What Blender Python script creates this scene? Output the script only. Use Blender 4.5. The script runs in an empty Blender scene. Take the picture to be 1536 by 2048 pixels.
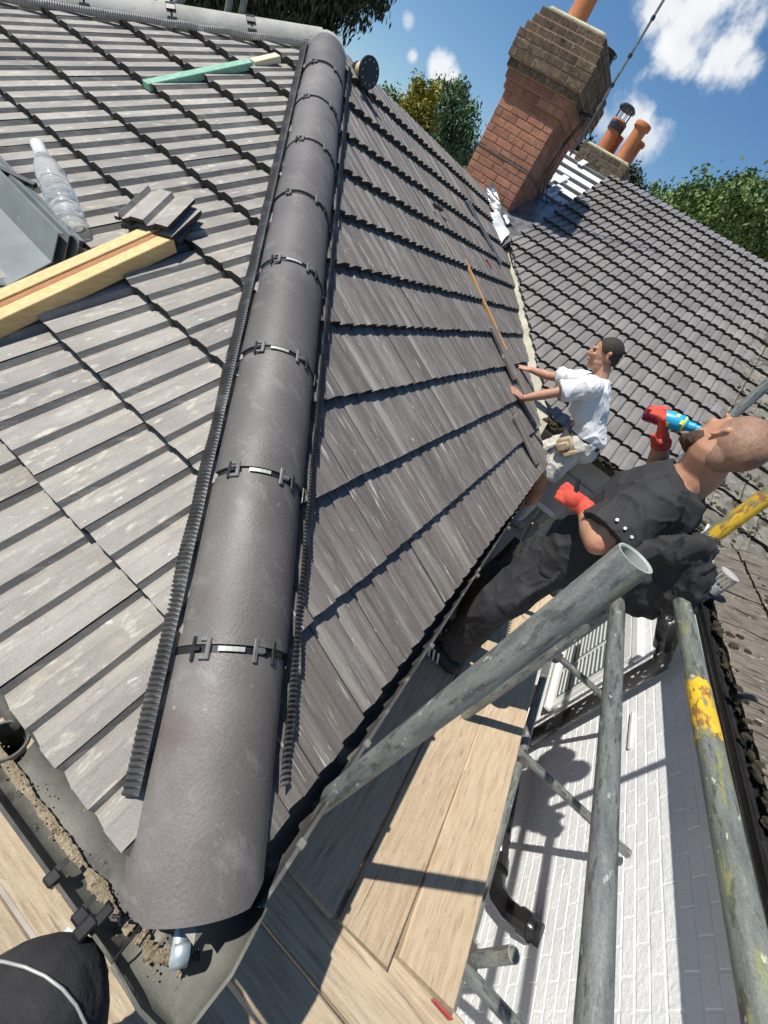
import bpy, bmesh, math, random
import numpy as np
from mathutils import Vector, Matrix, noise as mnoise
random.seed(7); RS = np.random.RandomState(11)
PI = math.pi
V = Vector
# ------------------------------------------------------------------ camera, world, sun
scn = bpy.context.scene
RC = np.array([[0.494449, -0.7396834, 0.456496], [-0.3317173, -0.6460171, -0.6874777], [0.8034201, 0.1884951, -0.5647882]])
CP = np.array([-0.1828987, 0.0840958, 1.1]); FP = 829.6429
T = 0.53713                      # tangent of the roof pitch
cam = bpy.data.objects.new('camera', bpy.data.cameras.new('camera'))
scn.collection.objects.link(cam); scn.camera = cam
m = Matrix(((RC[0][0], -RC[1][0], -RC[2][0]), (RC[0][1], -RC[1][1], -RC[2][1]), (RC[0][2], -RC[1][2], -RC[2][2])))
cam.matrix_world = Matrix.Translation(CP) @ m.to_4x4()
cam.data.sensor_fit = 'HORIZONTAL'; cam.data.sensor_width = 36
cam.data.lens = FP / 1536 * 36
cam.data.clip_start = 0.02; cam.data.clip_end = 2000
LD = V((0.62, -1.0, -1.9)).normalized()          # direction the sunlight travels
sun = bpy.data.objects.new('sun', bpy.data.lights.new('sun', 'SUN')); scn.collection.objects.link(sun)
sun.data.energy = 5.0; sun.data.angle = math.radians(0.5); sun.data.color = (1.0, 0.95, 0.87)
sun.rotation_mode = 'QUATERNION'; sun.rotation_quaternion = LD.to_track_quat('-Z', 'Y'); sun.location = (0, 0, 30)
scn.view_settings.view_transform = 'Standard'; scn.view_settings.look = 'None'
scn.view_settings.exposure = 0.22; scn.view_settings.gamma = 1
scn.cycles.max_bounces = 6; scn.cycles.transparent_max_bounces = 12

def world():
    w = bpy.data.worlds.new('World'); scn.world = w; w.use_nodes = True
    nt = w.node_tree; N = nt.nodes; L = nt.links; N.clear()
    out = N.new('ShaderNodeOutputWorld'); bg = N.new('ShaderNodeBackground'); bg.inputs[1].default_value = 0.070
    sky = N.new('ShaderNodeTexSky'); sky.sky_type = 'NISHITA'; sky.sun_disc = False
    sky.sun_elevation = math.asin(-LD.z); sky.sun_rotation = math.atan2(-LD.x, -LD.y)
    sky.air_density = 1.0; sky.dust_density = 0.3; sky.ozone_density = 2.0; sky.altitude = 100
    tc = N.new('ShaderNodeTexCoord')
    nz = N.new('ShaderNodeTexNoise'); nz.inputs['Scale'].default_value = 5.5; nz.inputs['Detail'].default_value = 9; nz.inputs['Roughness'].default_value = 0.6
    L.new(tc.outputs['Generated'], nz.inputs['Vector'])
    nz2 = N.new('ShaderNodeTexNoise'); nz2.inputs['Scale'].default_value = 22; nz2.inputs['Detail'].default_value = 8; nz2.inputs['Roughness'].default_value = 0.6
    L.new(tc.outputs['Generated'], nz2.inputs['Vector'])
    def mth(op, a, b, clamp=False):
        n = N.new('ShaderNodeMath'); n.operation = op; n.use_clamp = clamp
        for i, x in enumerate((a, b)):
            if x is None: continue
            if isinstance(x, (int, float)): n.inputs[i].default_value = x
            else: L.new(x, n.inputs[i])
        return n.outputs[0]
    tot = None
    clouds = [((0.913, 0.231, 0.345), 0.072, 1.0, 1), ((0.90, 0.285, 0.345), 0.05, 0.95, 1), ((0.929, 0.170, 0.338), 0.045, 1.0, 1), ((0.932, 0.140, 0.336), 0.028, .85, 1), ((0.924, 0.222, 0.318), 0.036, 1.0, 1), ((0.885, 0.245, 0.40), 0.09, 1.0, 1),
              ((0.8338, 0.5295, 0.159), 0.026, 1.0, 1), ((0.842, 0.512, 0.150), 0.026, 0.95, 1), ((0.808, 0.57, 0.15), 0.012, 0.7, 1),
              ((0.943, 0.235, 0.232), 0.045, 0.8, 1), ((0.9505, 0.205, 0.226), 0.038, 0.7, 1), ((0.938, 0.272, 0.215), 0.026, 0.5, 1), ((0.795, 0.59, 0.178), 0.012, 0.5, 1)]
    for c, r, s, small in clouds:
        c = V(c).normalized()
        d = N.new('ShaderNodeVectorMath'); d.operation = 'DISTANCE'; L.new(tc.outputs['Generated'], d.inputs[0]); d.inputs[1].default_value = c
        x = mth('DIVIDE', d.outputs['Value'], r); x = mth('SUBTRACT', 1.0, x)
        nn = mth('SUBTRACT', (nz2 if small else nz).outputs['Fac'], 0.5); nn = mth('MULTIPLY', nn, 1.9)
        x = mth('ADD', x, nn); x = mth('MULTIPLY', x, 1.5 if small else 2.0, True); x = mth('MULTIPLY', x, s)
        tot = x if tot is None else mth('MAXIMUM', tot, x)
    mr = N.new('ShaderNodeMapRange'); mr.interpolation_type = 'SMOOTHSTEP'; L.new(tot, mr.inputs[0]); mr.inputs[2].default_value = 1.0
    shade = N.new('ShaderNodeMix'); shade.data_type = 'RGBA'
    L.new(nz2.outputs['Fac'], shade.inputs[0]); shade.inputs[6].default_value = (8.2, 8.8, 9.8, 1); shade.inputs[7].default_value = (13.5, 13.5, 13.3, 1)
    mx = N.new('ShaderNodeMix'); mx.data_type = 'RGBA'; L.new(mr.outputs[0], mx.inputs[0]); hs = N.new('ShaderNodeHueSaturation'); hs.inputs['Saturation'].default_value = 1.22; hs.inputs['Value'].default_value = 1.42; L.new(sky.outputs[0], hs.inputs['Color']); L.new(hs.outputs[0], mx.inputs[6]); L.new(shade.outputs[2], mx.inputs[7])
    L.new(mx.outputs[2], bg.inputs[0]); L.new(bg.outputs[0], out.inputs[0])
world()

# ------------------------------------------------------------------ helpers
def ray(x, y): return RC.T @ np.array([(x - 768) / FP, (y - 1024) / FP, 1.0])
def pl(px, n, d=0.0):            # where the line of sight meets a real plane n.p = d
    r = ray(*px); n = np.array(n, float); return V(CP + (d - n @ CP) / (n @ r) * r)
def PX(q, x): return pl(q, (1, 0, 0), x)
def PY(q, y): return pl(q, (0, 1, 0), y)
def PZ(q, z): return pl(q, (0, 0, 1), z)
SEC = math.sqrt(1 + T * T)
NLh = V((-T, 0, 1)) / SEC; NRh = V((0, -T, 1)) / SEC
XW = 3.53
def onL(q, e=0.0): return pl(q, (-T, 0, 1), e * SEC)
def onR(q, e=0.0): return pl(q, (0, -T, 1), e * SEC)
def onW(q, e=0.0): return pl(q, (-T, 0, 1), -XW * T + e * SEC)

def tag(o, label=None, cat=None, group=None, kind=None):
    if label: o['label'] = label
    if cat: o['category'] = cat
    if group: o['group'] = group
    if kind: o['kind'] = kind
    return o
def empty(name, loc, label, cat, group=None):
    o = bpy.data.objects.new(name, None); scn.collection.objects.link(o); o.location = loc; o.empty_display_size = 0.1
    return tag(o, label, cat, group)
def link(name, me, parent=None, loc=None):
    o = bpy.data.objects.new(name, me); scn.collection.objects.link(o)
    if parent is not None:
        bpy.context.view_layer.update()
        o.parent = parent; o.matrix_parent_inverse = Matrix.Translation(V(parent.matrix_world.translation)).inverted() if parent.matrix_world.to_3x3() == Matrix.Identity(3) else parent.matrix_world.inverted()
    return o

class MB:
    def __init__(s): s.v = []; s.f = []; s.m = []; s.t = []; s.tv = []; s.cur = 0.5
    def add(s, vs, fs, mi=0, tint=None):
        b = len(s.v); s.v += [tuple(v) for v in vs]; s.f += [tuple(i + b for i in f) for f in fs]
        s.m += [mi] * len(fs); s.tv += [s.cur if tint is None else tint] * len(vs); return s
    def box(s, c, sx, sy, sz, ax=None, mi=0, tint=None, bev=0.0):
        ax = ax or (V((1, 0, 0)), V((0, 1, 0)), V((0, 0, 1)))
        c = V(c); hx, hy, hz = sx / 2, sy / 2, sz / 2
        if bev <= 0:
            vs = [c + ax[0] * (a * hx) + ax[1] * (b * hy) + ax[2] * (d * hz) for a in (-1, 1) for b in (-1, 1) for d in (-1, 1)]
            return s.add(vs, [(0, 1, 3, 2), (4, 6, 7, 5), (0, 4, 5, 1), (2, 3, 7, 6), (0, 2, 6, 4), (1, 5, 7, 3)], mi, tint)
        b = min(bev, hx * .9, hy * .9, hz * .9); bm = bmesh.new()
        r = bmesh.ops.create_cube(bm, size=1.0)
        for v in bm.verts: v.co = V((v.co.x * sx, v.co.y * sy, v.co.z * sz))
        bmesh.ops.bevel(bm, geom=list(bm.edges), offset=b, segments=1, affect='EDGES')
        bm.verts.index_update()
        vs = [c + ax[0] * v.co.x + ax[1] * v.co.y + ax[2] * v.co.z for v in bm.verts]
        fs = [[v.index for v in f.verts] for f in bm.faces]; bm.free()
        return s.add(vs, fs, mi, tint)
    def beam(s, a, b, w, h, up=(0, 0, 1), mi=0, bev=0.0, tint=None):
        a = V(a); b = V(b); d = (b - a); L = d.length; d.normalize(); sd = d.cross(V(up)).normalized(); u = sd.cross(d)
        return s.box((a + b) / 2, L, w, h, (d, sd, u), mi, tint, bev)
    def tube(s, pts, r, seg=12, caps=True, mi=0, rs=None):
        pts = [V(p) for p in pts]; n = len(pts); rs = rs or [r] * n
        vs = []; d0 = (pts[1] - pts[0]).normalized(); a = d0.orthogonal().normalized()
        for i, p in enumerate(pts):
            d = (pts[min(i + 1, n - 1)] - pts[max(i - 1, 0)]).normalized()
            a = (a - d * a.dot(d)); a = a.normalized() if a.length > 1e-6 else d.orthogonal().normalized(); b = d.cross(a)
            for k in range(seg):
                t = 2 * PI * k / seg; vs.append(p + (a * math.cos(t) + b * math.sin(t)) * rs[i])
        fs = [(i * seg + k, i * seg + (k + 1) % seg, (i + 1) * seg + (k + 1) % seg, (i + 1) * seg + k) for i in range(n - 1) for k in range(seg)]
        if caps: fs += [tuple(range(seg))[::-1], tuple((n - 1) * seg + k for k in range(seg))]
        return s.add(vs, fs, mi)
    def rings(s, rings, closed=True, caps=True, mi=0, tint=None):
        n = len(rings[0]); vs = [p for r in rings for p in r]; c = n if closed else n - 1
        fs = [(i * n + k, i * n + (k + 1) % n, (i + 1) * n + (k + 1) % n, (i + 1) * n + k) for i in range(len(rings) - 1) for k in range(c)]
        if caps and closed: fs += [tuple(range(n))[::-1], tuple((len(rings) - 1) * n + k for k in range(n))]
        return s.add(vs, fs, mi, tint)
    def ell(s, c, rx, ry, rz, ax=None, nu=20, nv=12, mi=0):
        ax = ax or (V((1, 0, 0)), V((0, 1, 0)), V((0, 0, 1))); c = V(c); R = []
        for j in range(nv + 1):
            a = -PI / 2 + PI * (j + (0.02 if j == 0 else -0.02 if j == nv else 0)) / nv
            R.append([c + ax[0] * (rx * math.cos(a) * math.cos(2 * PI * k / nu)) + ax[1] * (ry * math.cos(a) * math.sin(2 * PI * k / nu)) + ax[2] * (rz * math.sin(a)) for k in range(nu)])
        return s.rings(R, mi=mi)
    def prism(s, poly, a, axs, mi=0, ext=None):      # poly in 2-D extruded by vector ext
        vs = [V(a) + axs[0] * p[0] + axs[1] * p[1] for p in poly]; n = len(vs)
        vs2 = [v + ext for v in vs]
        return s.add(vs + vs2, [tuple(range(n))[::-1], tuple(range(n, 2 * n))] + [(k, (k + 1) % n, n + (k + 1) % n, n + k) for k in range(n)], mi)
    def build(s, name, mats, parent=None, smooth=False, clips=None, weld=False, fixn=True, loc=None, auto=None):
        me = bpy.data.meshes.new(name); me.from_pydata(s.v, [], s.f)
        mats = mats if isinstance(mats, (list, tuple)) else [mats]
        for m_ in mats: me.materials.append(m_)
        me.polygons.foreach_set('material_index', s.m)
        at = me.attributes.new('tint', 'FLOAT', 'POINT'); at.data.foreach_set('value', s.tv)
        if clips or weld or fixn:
            bm = bmesh.new(); bm.from_mesh(me)
            if weld: bmesh.ops.remove_doubles(bm, verts=bm.verts, dist=1e-5)
            for co, no in (clips or []):
                bmesh.ops.bisect_plane(bm, geom=list(bm.verts) + list(bm.edges) + list(bm.faces), plane_co=V(co), plane_no=V(no), clear_outer=True)
            if fixn: bmesh.ops.recalc_face_normals(bm, faces=bm.faces)
            bm.to_mesh(me); bm.free()
        if smooth: me.polygons.foreach_set('use_smooth', [True] * len(me.polygons))
        if auto is not None:
            me.polygons.foreach_set('use_smooth', [True] * len(me.polygons))
            bm = bmesh.new(); bm.from_mesh(me)
            for e in bm.edges:
                if len(e.link_faces) == 2 and e.calc_face_angle(0) > math.radians(auto): e.smooth = False
            bm.to_mesh(me); bm.free()
        me.update()
        return link(name, me, parent)

def mat(name, c1, c2=None, sc=6.0, rough=0.8, bump=0.0, bs=60.0, stretch=(1, 1, 1), metal=0.0, spots=(), tint=0.0, rot=(0, 0, 0), spec=0.5, lo=0.35, hi=0.65, coord='Object', bstretch=None, rvar=0.0, fine=0.0, brick=None):
    M = bpy.data.materials.new(name); M.use_nodes = True; nt = M.node_tree; N = nt.nodes; L = nt.links; N.clear()
    out = N.new('ShaderNodeOutputMaterial'); P = N.new('ShaderNodeBsdfPrincipled'); L.new(P.outputs[0], out.inputs[0])
    P.inputs['Roughness'].default_value = rough; P.inputs['Metallic'].default_value = metal; P.inputs['Specular IOR Level'].default_value = spec
    tc = N.new('ShaderNodeTexCoord'); mp = N.new('ShaderNodeMapping'); L.new(tc.outputs[coord], mp.inputs[0]); mp.inputs['Scale'].default_value = stretch; mp.inputs['Rotation'].default_value = rot
    def nz(scale, det=6, src=None, rg=0.6):
        n = N.new('ShaderNodeTexNoise'); n.inputs['Scale'].default_value = scale; n.inputs['Detail'].default_value = det; n.inputs['Roughness'].default_value = rg
        L.new(src or mp.outputs[0], n.inputs['Vector']); return n.outputs['Fac']
    def rng(x, a, b, c=0.0, d=1.0):
        n = N.new('ShaderNodeMapRange'); L.new(x, n.inputs[0]); n.inputs[1].default_value = a; n.inputs[2].default_value = b; n.inputs[3].default_value = c; n.inputs[4].default_value = d; return n.outputs[0]
    def mix(f, a, b):
        n = N.new('ShaderNodeMix'); n.data_type = 'RGBA'; L.new(f, n.inputs[0])
        for i, x in ((6, a), (7, b)):
            if isinstance(x, (tuple, list)): n.inputs[i].default_value = (*x[:3], 1)
            else: L.new(x, n.inputs[i])
        return n.outputs[2]
    def scale_col(col, f):
        n = N.new('ShaderNodeVectorMath'); n.operation = 'SCALE'
        if isinstance(col, (tuple, list)): n.inputs[0].default_value = col[:3]
        else: L.new(col, n.inputs[0])
        L.new(f, n.inputs['Scale']); return n.outputs[0]
    f1 = nz(sc)
    col = mix(rng(f1, lo, hi), c1, c2 or c1)
    for sp in spots:      # (colour, scale, lo, hi, strength, stretch)
        src = None
        if len(sp) > 5:
            m2 = N.new('ShaderNodeMapping'); L.new(tc.outputs[coord], m2.inputs[0]); m2.inputs['Scale'].default_value = sp[5]; m2.inputs['Rotation'].default_value = rot; m2.inputs['Location'].default_value = (3.1 * sp[1], 1.7, 0.3); src = m2.outputs[0]
        col = mix(rng(nz(sp[1], 5, src), sp[2], sp[3], 0.0, sp[4] if len(sp) > 4 else 1.0), col, sp[0])
    if fine: col = scale_col(col, rng(nz(260, 3, tc.outputs[coord]), 0.3, 0.7, 1 - fine, 1 + fine))
    if tint:
        a = N.new('ShaderNodeAttribute'); a.attribute_name = 'tint'
        col = scale_col(col, rng(a.outputs['Fac'], 0, 1, 1 - tint, 1 + tint))
    L.new(col, P.inputs['Base Color'])
    if rvar: L.new(rng(nz(sc * 2.3), 0.3, 0.7, rough - rvar, rough + rvar), P.inputs['Roughness'])
    if bump:
        b = N.new('ShaderNodeBump'); b.inputs['Strength'].default_value = 1.0; b.inputs['Distance'].default_value = bump
        src = mp.outputs[0]
        if bstretch is not None:
            m3 = N.new('ShaderNodeMapping'); L.new(tc.outputs[coord], m3.inputs[0]); m3.inputs['Scale'].default_value = bstretch; m3.inputs['Rotation'].default_value = rot; src = m3.outputs[0]
        L.new(nz(bs, 5, src, 0.65), b.inputs['Height']); L.new(b.outputs[0], P.inputs['Normal'])
    M['bsdf'] = P.name
    return M
# ------------------------------------------------------------------ materials
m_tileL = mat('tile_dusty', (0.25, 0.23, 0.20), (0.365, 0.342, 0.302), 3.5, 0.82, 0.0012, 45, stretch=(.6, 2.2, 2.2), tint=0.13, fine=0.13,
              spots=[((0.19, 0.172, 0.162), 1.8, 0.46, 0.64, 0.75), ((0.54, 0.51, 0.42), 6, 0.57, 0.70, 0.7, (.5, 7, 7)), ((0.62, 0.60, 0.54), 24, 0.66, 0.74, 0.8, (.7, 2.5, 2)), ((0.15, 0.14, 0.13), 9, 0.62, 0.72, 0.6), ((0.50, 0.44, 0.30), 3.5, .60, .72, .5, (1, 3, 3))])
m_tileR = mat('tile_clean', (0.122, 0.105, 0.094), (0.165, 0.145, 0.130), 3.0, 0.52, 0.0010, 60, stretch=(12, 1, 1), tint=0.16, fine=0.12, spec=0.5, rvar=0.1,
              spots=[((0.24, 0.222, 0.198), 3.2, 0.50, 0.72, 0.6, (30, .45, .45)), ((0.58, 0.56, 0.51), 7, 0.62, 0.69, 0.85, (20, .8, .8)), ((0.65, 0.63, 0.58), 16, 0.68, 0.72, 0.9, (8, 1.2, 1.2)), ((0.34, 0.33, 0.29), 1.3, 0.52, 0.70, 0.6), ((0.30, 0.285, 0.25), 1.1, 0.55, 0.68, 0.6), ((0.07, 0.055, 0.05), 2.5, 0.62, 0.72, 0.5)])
m_tileW = mat('tile_wing', (0.175, 0.162, 0.152), (0.245, 0.228, 0.213), 3.0, 0.40, 0.001, 60, stretch=(1, 3, 1), tint=0.2, fine=0.1, spec=0.45,
              spots=[((0.26, 0.25, 0.235), 4, 0.58, 0.74, 0.6, (.6, 8, .6)), ((0.2, 0.17, 0.155), 1.2, 0.5, 0.7, 0.5)])
m_edge = mat('shaded_tile_edge', (0.022, 0.021, 0.019), (0.05, 0.045, 0.038), 40, 0.9, 0.002, 120, spots=[((0.10, 0.085, 0.06), 30, 0.64, 0.72, 0.7)])  # dark tile edge, with the shade under each course put into the colour
m_dark = mat('gap_dark', (0.012, 0.012, 0.014), (0.02, 0.02, 0.02), 8, 0.9)  # near-black that stands in for the shade inside gaps and holes
m_hip = mat('hip_tile_concrete', (0.112, 0.101, 0.093), (0.155, 0.142, 0.132), 2.5, 0.52, 0.0013, 140, fine=0.13, tint=0.22, spec=0.5, rvar=0.09,
            spots=[((0.17, 0.157, 0.148), 5, 0.52, 0.72, 0.6), ((0.085, 0.055, 0.052), 3.0, 0.60, 0.72, 0.55), ((0.42, 0.41, 0.39), 18, 0.67, 0.74, 0.45, (2, 2, .4)), ((0.24, 0.23, 0.215), 9, 0.56, 0.70, 0.5, (3, 1, 1)), ((0.03, 0.028, 0.027), 130, 0.70, 0.75, 0.8)])
m_hipold = mat('weathered_hip_tile', (0.27, 0.265, 0.24), (0.40, 0.39, 0.355), 4, 0.8, 0.002, 60, fine=0.12, spots=[((0.5, 0.49, 0.43), 12, 0.6, 0.7, 0.6), ((0.2, 0.19, 0.17), 20, .62, .7, .5)])
m_blk = mat('black_plastic', (0.018, 0.018, 0.019), (0.03, 0.03, 0.032), 20, 0.42, 0.0004, 200, rvar=0.1, spots=[((0.12, 0.115, 0.105), 40, 0.62, 0.74, 0.5)])
m_vent = mat('roll_vent', (0.04, 0.04, 0.042), (0.075, 0.075, 0.075), 14, 0.5, 0.0, 200, spots=[((0.22, 0.215, 0.2), 10, 0.52, 0.68, 0.65)])
m_clip = mat('grey_clip', (0.10, 0.105, 0.10), (0.16, 0.165, 0.16), 30, 0.45)
m_clipd = mat('black_clip', (0.012, 0.012, 0.013), (0.02, 0.02, 0.02), 30, 0.4)
m_silver = mat('aluminium_strip', (0.36, 0.36, 0.34), (0.46, 0.46, 0.44), 30, 0.5, metal=0.3)
m_galv = mat('galvanised_strap', (0.42, 0.5, 0.53), (0.6, 0.68, 0.7), 60, 0.45, 0.0003, 90, metal=0.55)
m_zinc = mat('grey_trough_plastic', (0.13, 0.15, 0.152), (0.20, 0.225, 0.228), 4, 0.45, 0.0006, 30, rvar=.08, spots=[((0.15, 0.17, 0.175), 9, 0.6, 0.7, 0.6), ((0.42, 0.46, 0.46), 14, 0.66, 0.74, 0.5)])
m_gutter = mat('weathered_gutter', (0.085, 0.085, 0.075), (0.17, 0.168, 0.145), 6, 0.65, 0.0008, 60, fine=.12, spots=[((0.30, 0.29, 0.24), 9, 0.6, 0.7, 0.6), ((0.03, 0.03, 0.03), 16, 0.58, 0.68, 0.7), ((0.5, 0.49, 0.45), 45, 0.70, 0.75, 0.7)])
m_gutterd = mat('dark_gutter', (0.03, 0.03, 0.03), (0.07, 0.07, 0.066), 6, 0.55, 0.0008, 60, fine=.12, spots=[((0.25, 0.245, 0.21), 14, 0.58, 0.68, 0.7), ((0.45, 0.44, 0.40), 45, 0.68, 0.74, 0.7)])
m_gritty = mat('gutter_silt', (0.20, 0.165, 0.115), (0.36, 0.30, 0.205), 25, 0.95, 0.006, 120, fine=.3, spots=[((0.08, 0.05, 0.035), 60, 0.58, 0.64, 0.9), ((0.55, 0.5, 0.4), 80, 0.66, 0.7, 0.9)])
m_board = mat('scaffold_board', (0.47, 0.35, 0.225), (0.60, 0.47, 0.315), 5, 0.85, 0.002, 40, stretch=(1.6, 16, 16), bstretch=(3, 60, 60), tint=0.10, fine=.10,
              spots=[((0.60, 0.50, 0.35), 5, 0.5, 0.66, 0.6, (1, 10, 10)), ((0.36, 0.22, 0.12), 4, 0.57, 0.72, 0.6, (1, 8, 8)), ((0.22, 0.195, 0.16), 6, 0.60, 0.68, 0.75), ((0.10, 0.085, 0.065), 26, 0.67, 0.72, 0.8), ((0.06, 0.045, 0.03), 2.6, 0.665, 0.69, 0.85, (.5, 45, 45)), ((0.66, 0.60, 0.48), 9, .6, .7, .6, (.6, 8, 8))])
m_boardy = mat('scaffold_board_grey', (0.42, 0.33, 0.22), (0.59, 0.48, 0.34), 5, 0.85, 0.002, 40, stretch=(20, 1.0, 20), bstretch=(60, 3, 60), tint=0.10, fine=.10,
              spots=[((0.60, 0.50, 0.36), 5, 0.5, 0.66, 0.6, (10, 1, 10)), ((0.31, 0.20, 0.12), 4, 0.55, 0.70, 0.6, (14, .5, 14)), ((0.19, 0.17, 0.145), 3.6, 0.58, 0.67, 0.7), ((0.10, 0.085, 0.065), 24, 0.67, 0.72, 0.8), ((0.05, 0.04, 0.028), 2.6, 0.67, 0.69, 0.85, (45, .5, 45)), ((0.66, 0.60, 0.48), 9, .6, .7, .6, (8, .6, 8))])
m_tim = mat('new_pine', (0.60, 0.39, 0.16), (0.72, 0.52, 0.25), 5, 0.7, 0.0005, 20, stretch=(2, 18, 18), spots=[((0.55, 0.30, 0.10), 5, 0.62, 0.72, 0.6, (1.5, 24, 24))])
m_timb = mat('red_brown_wood', (0.30, 0.12, 0.04), (0.38, 0.17, 0.06), 5, 0.7, stretch=(2, 18, 18))  # brown for the shaded timber side, also used on the hip rafter
m_green = mat('green_treated_batten', (0.16, 0.36, 0.25), (0.27, 0.48, 0.36), 5, 0.75, 0.0006, 25, stretch=(2, 10, 10), spots=[((0.5, 0.62, 0.5), 8, 0.64, 0.72, 0.6)])
m_pale = mat('pale_wood', (0.62, 0.56, 0.38), (0.7, 0.64, 0.46), 8, 0.8)
m_orange = mat('orange_batten', (0.50, 0.26, 0.08), (0.6, 0.34, 0.13), 8, 0.75, stretch=(20, 2, 2), spots=[((0.5, 0.13, 0.05), 9, 0.62, 0.7, 0.6)])
m_brick = mat('red_brick', (0.27, 0.112, 0.066), (0.35, 0.165, 0.10), 9, 0.9, 0.003, 45, tint=0.2, fine=.2, spots=[((0.45, 0.27, 0.19), 16, 0.58, 0.72, 0.6), ((0.13, 0.06, 0.04), 11, 0.6, 0.72, 0.6)])
m_brickd = mat('sooty_brick', (0.075, 0.052, 0.032), (0.145, 0.105, 0.065), 14, 0.95, 0.006, 60, tint=0.3, fine=.25, spots=[((0.30, 0.29, 0.22), 26, 0.60, 0.70, 0.8), ((0.02, 0.018, 0.015), 10, 0.58, 0.68, 0.8), ((0.2, 0.09, 0.05), 7, .62, .7, .5)])
m_mortar = mat('mortar', (0.30, 0.20, 0.14), (0.40, 0.28, 0.2), 20, 0.95, 0.003, 60)
m_mortarp = mat('pale_mortar', (0.38, 0.37, 0.24), (0.5, 0.48, 0.36), 20, 0.95, 0.004, 60, spots=[((0.12, 0.11, 0.08), 14, .58, .68, .8)])
m_slatec = mat('slate_course', (0.10, 0.085, 0.075), (0.16, 0.14, 0.12), 20, 0.8)
m_terra = mat('terracotta', (0.40, 0.13, 0.045), (0.52, 0.20, 0.075), 4, 0.75, 0.001, 40, spots=[((0.22, 0.10, 0.05), 8, 0.6, 0.7, 0.6)])
m_wall = mat('white_masonry_paint', (0.80, 0.82, 0.82), (0.87, 0.875, 0.87), 3, 0.75, 0.006, 26, spots=[((0.70, 0.73, 0.74), 5, 0.55, 0.7, 0.6), ((0.88, 0.88, 0.87), 18, 0.6, 0.7, 0.8)], fine=.04)
m_render = mat('grey_render', (0.42, 0.42, 0.40), (0.50, 0.50, 0.48), 3, 0.9, 0.001, 40)
m_white = mat('white_upvc', (0.68, 0.68, 0.66), (0.75, 0.75, 0.73), 3, 0.4)
m_glass = mat('window_glass', (0.10, 0.14, 0.14), (0.16, 0.2, 0.19), 3, 0.05)
m_moss = mat('moss_clump', (0.018, 0.016, 0.010), (0.055, 0.045, 0.024), 40, 1.0, 0.004, 200, fine=.3)
m_tileM = mat('mossy_tile', (0.115, 0.105, 0.085), (0.235, 0.22, 0.185), 7, 0.95, 0.006, 70, tint=.2, fine=.25, spots=[((0.045, 0.04, 0.028), 11, 0.53, 0.64, 0.85), ((0.42, 0.41, 0.36), 24, 0.62, 0.68, 0.9), ((0.20, 0.21, 0.19), 5, .6, .7, .6)])
m_tileM2 = mat('mossy_streaked_tile', (0.12, 0.10, 0.08), (0.215, 0.185, 0.15), 8, 0.95, 0.006, 40, stretch=(8, 1.5, 1.5), tint=.15, fine=.25, spots=[((0.05, 0.042, 0.03), 7, 0.53, 0.63, 0.8, (9, 1, 1)), ((0.45, 0.43, 0.36), 13, 0.63, 0.68, 0.9, (5, 1.4, 1.4))])
m_tube = mat('galvanised_tube', (0.13, 0.14, 0.135), (0.25, 0.265, 0.245), 7, 0.45, 0.0008, 60, stretch=(7, 7, 1.2), metal=0.3, rvar=.1, fine=.2,
             spots=[((0.055, 0.06, 0.06), 16, 0.54, 0.62, 0.7, (4, 4, 1)), ((0.50, 0.52, 0.49), 22, 0.64, 0.69, 0.8, (2, 2, 1)), ((0.04, 0.04, 0.04), 60, .66, .70, .8, (2, 2, .6)), ((0.24, 0.26, 0.15), 4, .60, .70, .6)])
m_tubey = mat('yellow_flecked_tube', (0.13, 0.14, 0.125), (0.25, 0.265, 0.22), 7, 0.45, 0.0008, 60, stretch=(7, 7, 1.2), metal=0.25, rvar=.1, fine=.2, spots=[((0.30, 0.29, 0.09), 9, 0.56, 0.64, 0.7, (6, 6, 1.4)), ((0.055, 0.06, 0.06), 16, 0.54, 0.62, 0.7, (4, 4, 1)), ((0.62, 0.60, 0.40), 30, 0.64, 0.68, 0.9, (2, 2, 1))])
m_tubein = mat('tube_inside', (0.30, 0.32, 0.29), (0.4, 0.43, 0.38), 30, 0.6)
m_yel = mat('yellow_paint', (0.56, 0.33, 0.02), (0.72, 0.45, 0.03), 8, 0.55, 0.0006, 60, stretch=(3, 3, 1), spots=[((0.22, 0.10, 0.04), 16, 0.52, 0.58, 0.9, (3, 3, 1.2)), ((0.19, 0.20, 0.12), 9, 0.55, 0.60, 0.95, (3, 3, 1)), ((0.10, 0.06, 0.03), 50, 0.6, 0.66, 0.9)])
m_soil = mat('black_soil_pipe', (0.02, 0.02, 0.021), (0.035, 0.035, 0.036), 8, 0.35, spots=[((0.60, 0.60, 0.58), 5, 0.60, 0.63, 1.0, (8, 8, 2.2))])
m_soilc = mat('clean_black_pipe', (0.012, 0.012, 0.013), (0.02, 0.02, 0.021), 8, 0.22)
m_cream = mat('valley_mortar', (0.36, 0.34, 0.27), (0.5, 0.47, 0.38), 9, 0.9, 0.003, 60, spots=[((0.2, 0.19, 0.16), 14, .6, .7, .7)])
m_memb = mat('white_membrane', (0.62, 0.63, 0.63), (0.75, 0.76, 0.76), 5, 0.6, 0.006, 9, spots=[((0.3, 0.32, 0.35), 16, .62, .68, .6)])
m_gbat = mat('grey_batten', (0.10, 0.11, 0.115), (0.17, 0.18, 0.18), 9, 0.8)
m_lead = mat('lead_sheet', (0.17, 0.18, 0.19), (0.42, 0.43, 0.44), 8, 0.35, 0.004, 25, metal=0.7)
m_ground = mat('yard_concrete', (0.30, 0.28, 0.25), (0.42, 0.40, 0.36), 2, 0.9, 0.002, 30)

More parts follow.
